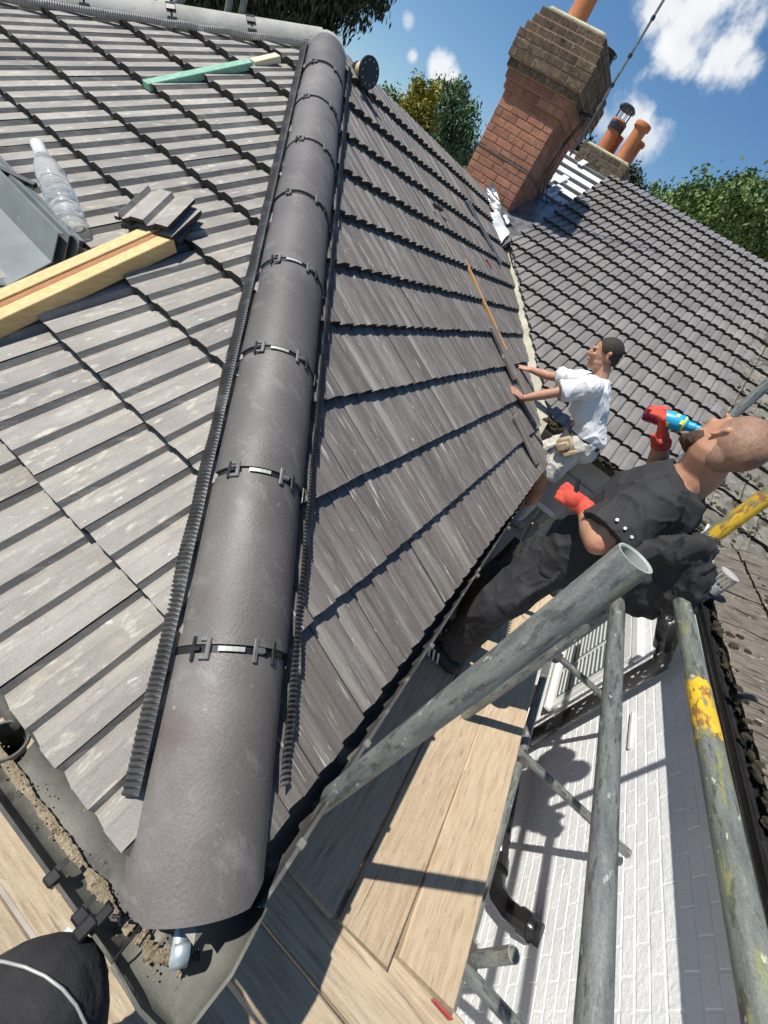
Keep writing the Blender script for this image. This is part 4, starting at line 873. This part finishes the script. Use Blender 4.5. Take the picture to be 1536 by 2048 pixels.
# tall dark weeping conifer beyond the far hip
L_l = [lobe(q, 8.2 + dd, rp, el) for q, rp, dd, el in (((560, -30), 75, 0, (1, 1, 1.1)), ((640, -40), 62, 0, (1, 1, 1.1)), ((660, 20), 32, 0, (.8, .8, 1.3)), ((470, -40), 75, .3, (1, 1, 1)), ((390, -45), 65, .3, (1, 1, 1)), ((520, 20), 40, .2, (1, 1, 1)), ((610, 25), 42, 0, (1, 1, 1)), ((690, -30), 30, 0, (.7, .7, 1.6)), ((440, 0), 42, .2, (1, 1, 1)), ((700, -120), 120, .5, (1, 1, 1)), ((540, -160), 130, .5, (1, 1, 1)))]
tree('weeping_conifer', gz(at((560, -30), 8.4)), at((560, -60), 8.4), L_l, m_lf2, 42000, .035, 'tall dark weeping conifer behind the far hip at top left', 9, droop=1.2, elong=2.6, core=.45)
# ------------------------------------------------------------------ people
m_skin = mat('skin', (0.42, 0.215, 0.135), (0.50, 0.27, 0.175), 6, .5, .0006, 160, spots=[((0.46, 0.17, 0.11), 9, .56, .7, .5)], spec=.4)
m_skin2 = mat('tanned_skin', (0.40, 0.20, 0.12), (0.48, 0.26, 0.165), 6, .48, .0006, 160, spots=[((0.47, 0.16, 0.10), 8, .56, .7, .5)], spec=.4)
m_hair = mat('short_dark_hair', (0.018, 0.013, 0.010), (0.04, 0.03, 0.022), 60, .8, .002, 260)
m_stub = mat('shaved_hair', (0.17, 0.095, 0.06), (0.25, 0.145, 0.095), 60, .62, .0008, 420, spots=[((0.36, 0.20, 0.13), 5, .46, .66, .8)], fine=.35)
m_beard = mat('brown_beard', (0.045, 0.022, 0.012), (0.09, 0.045, 0.025), 60, .85, .002, 300)
m_tee = mat('white_cotton', (0.68, 0.68, 0.68), (0.76, 0.76, 0.75), 5, .9, .004, 14, spots=[((.55, .54, .5), 9, .64, .74, .4)])
m_short = mat('dusty_cream_cotton', (0.46, 0.45, 0.38), (0.62, 0.61, 0.54), 12, .95, .005, 22, spots=[((.22, .22, .19), 20, .58, .68, .7)])
m_bt = mat('black_cotton', (0.018, 0.018, 0.019), (0.030, 0.030, 0.031), 5, .85, .005, 14)
m_trou = mat('black_work_cloth', (0.020, 0.020, 0.022), (0.036, 0.036, 0.038), 8, .9, .006, 18, spots=[((.09, .09, .085), 22, .66, .72, .5)])
m_glove = mat('red_knit_glove', (0.52, 0.055, 0.035), (0.62, 0.09, 0.05), 40, .85, .001, 300)
m_glovep = mat('black_glove_palm', (0.015, 0.012, 0.014), (0.03, 0.022, 0.025), 40, .6)
m_sock = mat('white_sock', (0.5, 0.5, 0.5), (.62, .62, .62), 10, .95, .002, 90)
m_boot = mat('dusty_boot', (0.30, 0.27, 0.23), (.42, .38, .33), 18, .9, .002, 60)
m_shoe = mat('black_trainer', (0.012, 0.012, 0.014), (.02, .02, .022), 18, .6)
m_leather = mat('tan_pouch', (0.34, 0.25, 0.15), (0.46, 0.36, 0.23), 14, .85, .002, 60, spots=[((.2, .14, .08), 12, .6, .7, .6)])

class Blob:
    """overlapping tapered pieces fused by a voxel remesh into one continuous surface"""
    def __init__(s): s.mb = MB()
    def cap(s, p0, r0, p1, r1, seg=18):
        p0 = V(p0); p1 = V(p1); d = (p1 - p0); L_ = d.length; d.normalize(); a = d.orthogonal().normalized(); b = d.cross(a); R = []
        for an in (-85, -60, -30, 0): t = math.radians(an); R.append((p0 + d * (r0 * math.sin(t)), r0 * math.cos(t)))
        for an in (0, 30, 60, 85): t = math.radians(an); R.append((p1 + d * (r1 * math.sin(t)), r1 * math.cos(t)))
        s.mb.rings([[c + (a * math.cos(2 * PI * k / seg) + b * math.sin(2 * PI * k / seg)) * r for k in range(seg)] for c, r in R]); return s
    def flat(s, p0, r0, p1, r1, seg=24):
        s.mb.tube([p0, p1], r0, seg, rs=[r0, r1]); return s
    def chain(s, pts):
        for (p, r), (q, e) in zip(pts[:-1], pts[1:]): s.cap(p, r, q, e)
        return s
    def ell(s, c, rx, ry, rz, ax=None): s.mb.ell(c, rx, ry, rz, ax); return s
    def loft(s, rings, side, seg=28, flat=True):
        R = []
        for (c, fw, rx, ry) in rings:
            c = V(c); fw = V(fw).normalized(); sd = V(side).normalized(); R.append([c + sd * (rx * math.cos(2 * PI * k / seg)) + fw * (ry * math.sin(2 * PI * k / seg)) for k in range(seg)])
        s.mb.rings(R); return s
    def make(s, name, m_, parent, voxel=.008, smooth=6, clips=None, wr=0.0, wf=(9, 9, 9), seed=0, fac=.6):
        tmp = s.mb.build('tmp_blob', m_, None)
        md = tmp.modifiers.new('r', 'REMESH'); md.mode = 'VOXEL'; md.voxel_size = voxel
        md = tmp.modifiers.new('s', 'SMOOTH'); md.iterations = smooth; md.factor = fac
        dg = bpy.context.evaluated_depsgraph_get(); dg.update()
        me = bpy.data.meshes.new_from_object(tmp.evaluated_get(dg)); me.name = name
        bpy.data.objects.remove(tmp)
        if wr or clips:
            bm = bmesh.new(); bm.from_mesh(me); bm.normal_update()
            if wr:
                for v in bm.verts:
                    p = v.co; w = mnoise.noise(V((p.x * wf[0] + seed, p.y * wf[1], p.z * wf[2]))); w2 = mnoise.noise(V((p.x * wf[0] * 2.3, p.y * wf[1] * 2.3 + seed, p.z * wf[2] * 2.3)))
                    rid = max(0, 1 - abs(w) * 3.2) ** 2; rid2 = max(0, 1 - abs(w2) * 3.0) ** 2
                    v.co = p + v.normal * (wr * (rid * .75 + rid2 * .35 + w * .5 - .22))
            for co, no in (clips or []): bmesh.ops.bisect_plane(bm, geom=list(bm.verts) + list(bm.edges) + list(bm.faces), plane_co=V(co), plane_no=V(no), clear_outer=True)
            bm.to_mesh(me); bm.free()
        me.polygons.foreach_set('use_smooth', [True] * len(me.polygons))
        if not me.materials: me.materials.append(m_)
        return link(name, me, parent)

def frame(fw, up):
    fw = V(fw).normalized(); up = V(up); up = (up - fw * up.dot(fw)).normalized(); return fw, up, fw.cross(up).normalized()   # forward, up, right
def head(bl, c, fw, up, s=1.0, ears=True):
    """c = centre of the skull; features built in (right, forward, up)"""
    f, u, r = frame(fw, up); ax = (r, f, u)
    def P(a, b, d): return V(c) + r * (a * s) + f * (b * s) + u * (d * s)
    bl.ell(P(0, -.012, .022), .076 * s, .098 * s, .088 * s, ax)            # cranium
    bl.ell(P(0, .028, -.02), .064 * s, .072 * s, .085 * s, ax)             # face
    bl.ell(P(0, .045, -.085), .042 * s, .040 * s, .032 * s, ax)            # jaw and chin
    bl.ell(P(0, .074, -.100), .020 * s, .014 * s, .015 * s, ax)
    for q in (-1, 1):
        bl.ell(P(q * .045, .030, -.065), .020 * s, .036 * s, .030 * s, ax)
        bl.ell(P(q * .036, .082, -.020), .020 * s, .014 * s, .018 * s, ax)   # cheek
        bl.ell(P(q * .028, .088, .022), .024 * s, .012 * s, .009 * s, ax)    # brow
        if ears:
            e = (V(ax[0]) , (V(ax[1]) * .95 + V(ax[2]) * .2).normalized(), V(ax[2]))
            bl.ell(P(q * .076, -.004, -.008), .008 * s, .012 * s, .026 * s, ax)
            bl.ell(P(q * .083, -.012, .010), .0065 * s, .013 * s, .014 * s, ax); bl.ell(P(q * .081, -.006, -.026), .006 * s, .008 * s, .009 * s, ax)
    bl.cap(P(0, .094, .012), .009 * s, P(0, .113, -.022), .013 * s)         # nose
    bl.ell(P(0, .100, -.028), .017 * s, .010 * s, .008 * s, ax)
    bl.ell(P(0, .094, -.053), .024 * s, .009 * s, .006 * s, ax); bl.ell(P(0, .090, -.064), .021 * s, .009 * s, .007 * s, ax)
    return P
def hand(bl, wr, d, n, side, s=1.0, curl=.25, spread=1.0, thick=.0085, thumb=None, extra=None):
    """wr wrist, d pointing direction, n palm normal (towards what is touched), side = thumb side"""
    d = V(d).normalized(); n = V(n); n = (n - d * n.dot(d)).normalized(); t = d.cross(n); t = t if t.dot(V(side)) > 0 else -t
    wr = V(wr); palm = wr + d * (.05 * s)
    bl.mb.ell(palm, .043 * s, .052 * s, .017 * s, (t, d, n)); bl.cap(wr - d * .01, .026 * s, wr + d * .03 * s, .024 * s)
    for i, (o, L_) in enumerate(((.030, .072), (.010, .082), (-.011, .076), (-.030, .060))):
        k = wr + d * (.088 * s) + t * (o * s); dd = (d + t * (o * 4.5 * spread) ).normalized(); pts = [(k - dd * .02, thick * 1.15 * s)]
        p = k; a = curl * (1 + .25 * i)
        for seg_, f_ in enumerate((.45, .32, .23)):
            p = p + dd * (L_ * f_ * s); pts.append((p.copy(), thick * (1.05 - .12 * seg_) * s)); dd = (dd * math.cos(a) + n * math.sin(a)).normalized()
        bl.chain(pts)
    th = thumb or (d * .55 + t * .85 + n * .25); th = V(th).normalized(); k = wr + d * (.025 * s) + t * (.028 * s)
    bl.chain([(k, .015 * s), (k + th * .038 * s, .0125 * s), (k + th * .038 * s + (th + d * .5).normalized() * .030 * s, .0105 * s), (k + th * .038 * s + (th + d * .9).normalized() * .052 * s, .009 * s)])

# ---- roofer in the white T-shirt, reaching onto the slope -------------------
X2 = 3.66
def Q(px, py, x=X2): return PX((px, py), x)
fl_ = V((X2 - .10, -.17, ZB)); fr_ = V((X2 + .16, -.05, ZB))
p2 = empty('person', V((X2, -.12, ZB)), 'short-haired person in white T-shirt and dusty cream shorts reaching onto the roof slope', 'person')
hipC = Q(1163, 872) ; hipC.y -= .02; hipC.z -= .03
hL = hipC + V((-.095, 0, -.02)); hR = hipC + V((.095, .01, -.02))
kneeL = Q(1086, 952, X2 - .12); ankL = Q(1054, 1016, X2 - .10); kneeR = V((X2 + .14, .12, -.13)); ankR = V((X2 + .16, -.03, -.56))
shC = Q(1190, 768); neck = Q(1205, 738); hc = Q(1211, 708)
shL = shC + V((-.175, .0, .0)); shR = shC + V((.175, .0, .0))
eL = Q(1106, 786, X2 - .24); wL = Q(1046, 797, X2 - .26); eR = Q(1098, 752, X2 + .26); wR = Q(1063, 740, X2 + .30)
hfw = V((-.30, 1, -.30)); hup = V((0, .28, 1))
b = Blob()
b.loft([(hipC + V((0, 0, -.10)), (0, 1, 0), .13, .10), (hipC, (0, 1, 0), .155, .115), (hipC.lerp(shC, .35), (0, 1, -.2), .135, .10), (hipC.lerp(shC, .7), (0, 1, -.2), .16, .115), (shC + V((0, 0, -.02)), (0, 1, -.2), .165, .10), (shC + V((0, .01, .05)), (0, 1, -.2), .08, .06)], (1, 0, 0))
b.chain([(shC + V((0, 0, .03)), .070), (neck, .062), (hc + V((0, -.02, -.04)), .056)])
head(b, hc, hfw, hup, 1.10)
for sgn, sh, e, w in ((-1, shL, eL, wL), (1, shR, eR, wR)): b.chain([(sh, .052), (sh.lerp(e, .5), .047), (e, .038), (e.lerp(w, .35), .040), (w, .025)])
for h_, k_, an, ft in ((hL, kneeL, ankL, 1), (hR, kneeR, ankR, 1)):
    b.chain([(h_, .092), (h_.lerp(k_, .5), .084), (k_, .066), (k_.lerp(an, .12), .060), (k_.lerp(an, .38) + V((0, -.018, 0)), .068), (an, .042), (V((an.x, an.y, ZB + .045)), .038)])
    b.chain([(V((an.x, an.y - .04, ZB + .04)), .035), (V((an.x - .02, an.y + .13, ZB + .035)), .032)])
nd = -NRh
hand(b, wL, (onR((1008, 768), .02) - wL).normalized() + V((0, 0, 0)), nd, V((0, .5, 1)), curl=.10, thick=.0088)
hand(b, wR, (onR((1036, 733), .02) - wR).normalized(), nd, V((0, .3, 1)), curl=.16, thick=.0088)
b.make('body', m_skin, p2, voxel=.0055, smooth=3)
# hair: a close cap that stops at the hairline
b = Blob(); f, u, r = frame(hfw, hup); b.ell(hc + u * .026 - f * .014, .088, .111, .100, (r, f, u)); b.ell(hc - f * .048 - u * .022, .068, .068, .076, (r, f, u))
b.make('hair', m_hair, p2, voxel=.005, smooth=2, clips=[(hc + f * .062 + u * .05, (f * 1.0 - u * .35)), (hc - u * .012 - f * .0, (f * .62 - u * 1.0)) , ], wr=.0015, wf=(60, 60, 60))
for q in (-1, 1):
    MB().ell(hc + f * .0975 + u * .004 + r * (.030 * q), .010, .004, .0045, (r, f, u), 10, 6).build('eye', m_glovep, p2, smooth=True)
# T-shirt
b = Blob(); 
b.loft([(hipC + V((0, -.015, .045)), (0, 1, 0), .180, .158), (hipC + V((0, -.01, .09)), (0, 1, 0), .182, .160), (hipC.lerp(shC, .45), (0, 1, -.2), .178, .155), (hipC.lerp(shC, .75), (0, 1, -.2), .192, .158), (shC + V((0, -.01, -.01)), (0, 1, -.2), .195, .138), (shC + V((0, .0, .06)), (0, 1, -.2), .10, .088)], (1, 0, 0))
for sh, e in ((shL, eL), (shR, eR)):
    b.cap(sh + V((0, 0, -.012)), .082, sh.lerp(e, .35), .078); b.flat(sh.lerp(e, .25), .078, sh.lerp(e, .80), .084)
b.make('t_shirt', m_tee, p2, voxel=.0075, smooth=4, wr=.015, wf=(7, 7, 5), seed=2)
# belt, shorts, pouch
b = Blob(); b.loft([(hipC + V((0, -.012, .010)), (0, 1, 0), .182, .160), (hipC + V((0, -.012, .052)), (0, 1, 0), .182, .160)], (1, 0, 0)); b.make('belt', m_clipd, p2, voxel=.006, smooth=1)
b = Blob(); b.loft([(hipC + V((0, -.012, .05)), (0, 1, 0), .176, .150), (hipC + V((0, -.02, -.05)), (0, 1, 0), .188, .170), (hipC + V((0, -.01, -.12)), (0, 1, 0), .172, .15)], (1, 0, 0))
for h_, k_ in ((hL, kneeL), (hR, kneeR)): b.cap(h_, .112, h_.lerp(k_, .5), .108); b.flat(h_.lerp(k_, .3), .110, h_.lerp(k_, .90), .108)
b.make('shorts', m_short, p2, voxel=.0075, smooth=4, wr=.015, wf=(9, 9, 6), seed=5)
pc2 = Q(1132, 893, X2 - .20)
po = MB(); po.box(pc2, .05, .16, .12, (V((1, 0, 0)), V((0, .8, .6)).normalized(), V((0, -.6, .8)).normalized()), bev=.018); po.box(pc2 + V((-.02, .02, -.01)), .05, .07, .10, (V((1, 0, 0)), V((0, .8, .6)).normalized(), V((0, -.6, .8)).normalized()), bev=.012)
po.box(pc2 + V((-.025, -.06, -.02)), .03, .04, .11, (V((1, 0, 0)), V((0, .8, .6)).normalized(), V((0, -.6, .8)).normalized()), bev=.01); po.build('tool_pouch', m_leather, p2, auto=40)
for an in (ankL, ankR):
    b = Blob(); b.flat(an + V((0, 0, .085)), .052, V((an.x, an.y, ZB + .07)), .044); b.cap(V((an.x, an.y, ZB + .09)), .044, V((an.x, an.y, ZB + .05)), .044); b.make('sock', m_sock, p2, voxel=.007, smooth=2)
    b = Blob(); b.chain([(V((an.x, an.y - .05, ZB + .048)), .047), (V((an.x - .01, an.y + .06, ZB + .046)), .047), (V((an.x - .02, an.y + .15, ZB + .040)), .040)]); b.make('shoe', m_boot, p2, voxel=.007, smooth=2, clips=[((0, 0, ZB + .003), (0, 0, -1))])

# ---- man in black, drinking, leaning back on the guard rail -----------------
X1 = 1.62
def Q1(px, py, x=X1): return PX((px, py), x)
p1 = empty('person', V((X1, -.25, ZB)), 'shaven-headed person in black T-shirt and red gloves drinking from a bottle', 'person')
hipC = Q1(1122, 1108); shC = Q1(1342, 985); neck = Q1(1400, 948); hc = Q1(1458, 888, X1 - .02)
fwB = V((.30, 1, .25)).normalized()
sdB = V((1, -.28, 0)).normalized()
spn = (shC - hipC).normalized()
hL = hipC - sdB * .09; hR = hipC + sdB * .09
shL = shC - sdB * .190 + V((0, .0, -.02)); shR = shC + sdB * .185
kneeL = Q1(990, 1212, X1 - .16); ankL = Q1(915, 1290, X1 - .06); kneeR = Q1(1035, 1185, X1 + .05); ankR = V((X1 + .13, -.24, -.57))
eL = Q1(1195, 1085, X1 - .30); wL = Q1(1172, 1018, X1 - .17)
eR = Q1(1305, 985, X1 + .24); wR = Q1(1322, 888, X1 + .14)
hfw = V((.82, .48, .34)).normalized(); hup = V((-.15, -.50, .86))
b = Blob()
b.loft([(hipC - spn * .10, fwB, .13, .10), (hipC, fwB, .16, .12), (hipC.lerp(shC, .4), fwB, .15, .115), (hipC.lerp(shC, .75), fwB, .17, .125), (shC, fwB, .17, .10), (shC + spn * .06, fwB, .085, .07)], sdB)
b.chain([(shC + spn * .0, .085), (neck, .074), (hc - hup.normalized() * .05 - hfw * .02, .070)])
HPt = head(b, hc, hfw, hup, 1.02)
for sh, e, w in ((shL, eL, wL), (shR, eR, wR)): b.chain([(sh, .060), (sh.lerp(e, .5), .055), (e, .045), (e.lerp(w, .35), .048), (w, .030)])
for h_, k_, an in ((hL, kneeL, ankL), (hR, kneeR, ankR)): b.chain([(h_, .09), (k_, .06), (an, .04)])
b.make('body', m_skin2, p1, voxel=.0055, smooth=3)
f, u, r = frame(hfw, hup)
b = Blob(); b.ell(hc + u * .026 - f * .014, .0805, .1020, .0925, (r, f, u)); b.ell(hc - f * .040 - u * .03, .062, .058, .070, (r, f, u))
b.make('hair', m_stub, p1, voxel=.005, smooth=2, clips=[(hc + f * .052 + u * .055, (f * 1.0 - u * .25)), (hc - u * .02 - f * .0, (f * .75 - u * 1.0))])
b = Blob(); b.ell(hc + f * .048 - u * .090, .048, .046, .038, (r, f, u)); b.ell(hc + f * .080 - u * .108, .026, .022, .024, (r, f, u))
for q in (-1, 1): b.ell(hc + f * .028 - u * .072 + r * (.048 * q), .022, .032, .034, (r, f, u))
b.make('beard', m_beard, p1, voxel=.005, smooth=2, wr=.003, wf=(70, 70, 70), clips=[(hc + f * .02 - u * .05, (u * 1.0 - f * .1))])
# shirt with short sleeves
b = Blob()
b.loft([(hipC - spn * .03, fwB, .188, .150), (hipC + spn * .05, fwB, .190, .150), (hipC.lerp(shC, .5), fwB, .190, .150), (hipC.lerp(shC, .8), fwB, .208, .158), (shC + spn * .0, fwB, .215, .145), (shC + spn * .06, fwB, .125, .105)], sdB)
for sh, e in ((shL, eL), (shR, eR)):
    b.cap(sh, .090, sh.lerp(e, .4), .088); b.flat(sh.lerp(e, .2), .092, sh.lerp(e, .86), .110)
ts = b.make('t_shirt', m_bt, p1, voxel=.0065, smooth=2, wr=.017, wf=(6.5, 6.5, 6), seed=9)
# four reflective dots on the sleeve hem
dsl = (eL - shL).normalized(); cdot = shL.lerp(eL, .70)
toC = (V(CP) - cdot); toC = (toC - dsl * toC.dot(dsl)).normalized(); tt = dsl.cross(toC)
for k in range(4):
    a_ = math.radians(-34 + 19 * k - 10); n_ = toC * math.cos(a_) + tt * math.sin(a_); c_ = cdot + n_ * .1075
    MB().tube([c_ - n_ * .004, c_ + n_ * .0008], .0052, 12).build('reflective_dot', m_white, ts)
# grey line print across the lower back
mb = MB(); rr = np.random.RandomState(8); bc = hipC.lerp(shC, .48); toC = (V(CP) - bc); toC = (toC - spn * toC.dot(spn)).normalized(); tt = spn.cross(toC)
m_print = mat('grey_print', (.12, .12, .12), (.16, .16, .16), 9, .8)
# trousers with cargo pocket
b = Blob(); b.loft([(hipC + spn * .02, fwB, .168, .13), (hipC - spn * .06, fwB, .175, .135), (hipC - spn * .12, fwB, .16, .11)], sdB)
for h_, k_, an in ((hL, kneeL, ankL), (hR, kneeR, ankR)): b.chain([(h_, .104), (h_.lerp(k_, .5), .096), (k_, .086), (k_.lerp(an, .5), .078)]); b.flat(k_.lerp(an, .4), .080, an - V((0, 0, .02)), .076)
b.chain([(kneeL.lerp(hL, .25) + V((-.075, -.01, 0)), .035), (kneeL.lerp(hL, .55) + V((-.09, -.01, 0)), .04)])
b.make('trousers', m_trou, p1, voxel=.007, smooth=2, wr=.017, wf=(7, 7, 4), seed=4)
for an, k in ((ankL, 0), (ankR, 1)):
    b = Blob(); b.chain([(V((an.x, an.y - .06, ZB + .05)), .050), (V((an.x + .01, an.y + .06, ZB + .05)), .050), (V((an.x + .03, an.y + .17, ZB + .042)), .042)]); sh_ = b.make('shoe', m_shoe, p1, voxel=.007, smooth=2, clips=[((0, 0, ZB + .003), (0, 0, -1))])
    for j in range(3):
        MB().beam(V((an.x - .052, an.y + .01 + .03 * j, ZB + .03)), V((an.x - .040, an.y + .04 + .03 * j, ZB + .085)), .003, .011).build('stripe', m_white, sh_)
# gloves: red knit, the left one closed round a pen, the right one round the bottle
b = Blob(); dL = (V((-.02, .35, .30))).normalized(); b.flat(wL - (wL - eL).normalized() * .035, .036, wL + (wL - eL).normalized() * .02, .034)
gd = (Q1(1142, 996, X1 - .16) - wL).normalized(); hand(b, wL, gd, V((.75, .35, -.5)), V((0, .3, 1)), s=.92, curl=1.35, thick=.0125, thumb=gd * .8 + V((.5, .5, -.2))); b.ell(wL + gd * .055, .033, .043, .036)
b.make('glove', m_glove, p1, voxel=.005, smooth=2)
pen = MB().tube([Q1(1150, 992, X1 - .17), Q1(1157, 958, X1 - .15)], .008, 10).build('marker_pen', m_clipd, None, auto=40)
tag(pen, 'black marker pen sticking up from the red-gloved left fist', 'pen')
mouth = hc + f * .102 - u * .060
bd1 = (Q1(1300, 828, X1 + .10) - mouth).normalized()
b = Blob(); gR = (wR - eR).normalized(); b.flat(wR - gR * .012, .036, wR + gR * .02, .035)
bcR = mouth + bd1 * .145
hd = (bcR - wR).normalized()
hand(b, wR + gR * .0, (gR * .9 + hd * .3), (bd1.cross(gR).cross(gR) * -1 if False else (bcR - wR - gR * (bcR - wR).dot(gR))), -bd1, s=1.12, curl=.75, thick=.0115)
b.make('glove', m_glove, p1, voxel=.005, smooth=2)
# squash bottle with a blue and yellow wrapper
db = empty('drink_bottle', mouth + bd1 * .1, 'dark pink drink bottle with turquoise wrapper at the lips of the man in black', 'bottle')
def rev(c, d, prof, seg=28):
    a_ = d.orthogonal().normalized(); b_ = d.cross(a_); return [[c + d * z + (a_ * math.cos(2 * PI * k / seg) + b_ * math.sin(2 * PI * k / seg)) * rr for k in range(seg)] for rr, z in prof]
m_pink = bpy.data.materials.new('pink_drink'); m_pink.use_nodes = True; P_ = m_pink.node_tree.nodes['Principled BSDF']
P_.inputs['Base Color'].default_value = (.30, .015, .06, 1); P_.inputs['Roughness'].default_value = .15; P_.inputs['Transmission Weight'].default_value = .25
m_turq = mat('turquoise_wrapper', (.01, .30, .55), (.015, .38, .62), 9, .35)
m_lem = mat('lemon_band', (.75, .72, .1), (.8, .78, .15), 9, .4)
o = MB().rings(rev(mouth, bd1, [(.030, .115), (.031, .13), (.031, .15), (.029, .155), (.031, .16), (.031, .18), (.027, .192), (.012, .190)])).build('bottle_body', m_pink, db, auto=50)
o = MB().rings(rev(mouth, bd1, [(.018, .045), (.026, .055), (.0312, .066), (.0318, .12), (.0312, .128)])).build('wrapper', m_turq, db, auto=50)
for z0, z1, rr in ((.054, .060, .0262),): MB().rings(rev(mouth, bd1, [(rr, z0), (rr + .004, z1)])).build('yellow_band', m_lem, o)
a_ = bd1.orthogonal().normalized(); b_ = bd1.cross(a_)
for k in range(9):
    t = k * .7; n_ = a_ * math.cos(t) + b_ * math.sin(t); c_ = mouth + bd1 * (.085 + .02 * (k % 3 - 1)) + n_ * .0320; MB().box(c_, .010, .016, .0012, (bd1, n_.cross(bd1), n_), bev=.0004).build('wrapper_patch', m_lem, o)
MB().rings(rev(mouth, bd1, [(.013, .004), (.014, .02), (.017, .022), (.018, .044), (.022, .046)])).build('spout', m_turq, db, auto=50)

# ---- black hoodie slung over the guard rail ---------------------------------
b = Blob()
def J(px, py, x=1.27): return PX((px, py), x)
b.chain([(J(1262, 1100, 1.30), .04), (J(1330, 1105, 1.28), .05), (J(1395, 1100, 1.30), .045)])
b.chain([(J(1390, 1105, 1.25), .045), (J(1385, 1150, 1.24), .052), (J(1362, 1200, 1.24), .045)])
b.chain([(J(1300, 1125, 1.30), .05), (J(1290, 1180, 1.30), .050), (J(1300, 1220, 1.30), .032)])
b.chain([(J(1345, 1135, 1.28), .055), (J(1330, 1185, 1.28), .05), (J(1345, 1215, 1.28), .028)])
b.chain([(J(1262, 1130, 1.33), .042), (J(1255, 1175, 1.33), .040), (J(1268, 1215, 1.33), .028)])
b.chain([(J(1340, 1115, 1.22), .03), (J(1395, 1090, 1.22), .035)])
hd_ = b.make('hoodie', m_bt, None, voxel=.007, smooth=3, wr=.016, wf=(14, 14, 7), seed=12)
tag(hd_, 'black hooded jacket slung over the guard rails beside the man in black', 'jacket')

# ---- the photographer: a bent knee shows at the bottom-left corner ----------
p3 = empty('person', V((-.52, .0, ZB)), 'dark-clothed person whose bent knee fills the bottom left corner', 'person')
b = Blob(); kn = V((-.220, .096, -.05)); hp_ = V((-.60, -.08, .20)); sh3 = V((-.62, -.02, .72)); hc3 = V((-.56, .0, 1.0))
b.chain([(hp_, .12), (kn, .10), (V((-.36, .05, -.55)), .07)]); b.chain([(hp_ + V((-.02, .16, 0)), .11), (V((-.50, .16, -.2)), .085), (V((-.52, .16, -.57)), .06)])
b.chain([(hp_ + V((0, .08, 0)), .15), (sh3, .14)]); b.chain([(sh3 + V((0, -.15, .02)), .06), (V((-.50, -.30, .6)), .05), (V((-.30, -.10, .85)), .035)]); b.chain([(sh3 + V((0, .17, .02)), .06), (V((-.50, .30, .6)), .05), (V((-.34, .14, .88)), .035)])
b.chain([(sh3, .06), (hc3, .06)]); head(b, hc3, (1, .1, -.15), (0, 0, 1))
hand(b, V((-.30, -.10, .86)), (.3, .4, .8), (0, 1, 0), (1, 0, 0), curl=.5); hand(b, V((-.34, .14, .88)), (.4, -.4, .8), (0, -1, 0), (1, 0, 0), curl=.5)
for q, x in ((.02, -.34), (.16, -.50)): b.chain([(V((x - .06, q, ZB + .04)), .045), (V((x + .12, q, ZB + .04)), .04)])
b.make('body', m_skin, p3, voxel=.01, smooth=3)
b = Blob(); b.chain([(hp_, .135), (kn, .120), (V((-.36, .05, -.50)), .085)]); b.chain([(hp_ + V((-.02, .16, 0)), .13), (V((-.50, .16, -.2)), .10), (V((-.52, .16, -.52)), .08)])
tr = b.make('trousers', m_trou, p3, voxel=.01, smooth=3, wr=.008, wf=(7, 7, 7), seed=3)
b = Blob(); b.chain([(hp_ + V((0, .08, .02)), .165), (sh3, .165)]); b.chain([(sh3 + V((0, -.15, .02)), .075), (V((-.50, -.30, .6)), .06), (V((-.36, -.16, .79)), .05)]); b.chain([(sh3 + V((0, .17, .02)), .075), (V((-.50, .30, .6)), .06), (V((-.39, .18, .82)), .05)])
b.make('jacket', m_bt, p3, voxel=.01, smooth=3, wr=.01, seed=6)
for q, x in ((.02, -.34), (.16, -.50)): 
    b = Blob(); b.chain([(V((x - .06, q, ZB + .05)), .055), (V((x + .12, q, ZB + .045)), .047)]); b.make('shoe', m_shoe, p3, voxel=.01, smooth=2)
pts = []
for q in ((-30, 1918), (10, 1924), (50, 1934), (90, 1952), (125, 1978), (152, 2010), (172, 2050), (182, 2085)):
    d_ = V(ray(*q)).normalized(); oc_ = V(CP) - kn; R_ = .1235; bb_ = oc_.dot(d_); disc = bb_ * bb_ - oc_.length_squared + R_ * R_
    if disc > 0: pts.append(V(CP) + d_ * (-bb_ - math.sqrt(disc)))
MB().tube(pts, .0022, 8).build('piping', m_silver, tr, smooth=True)
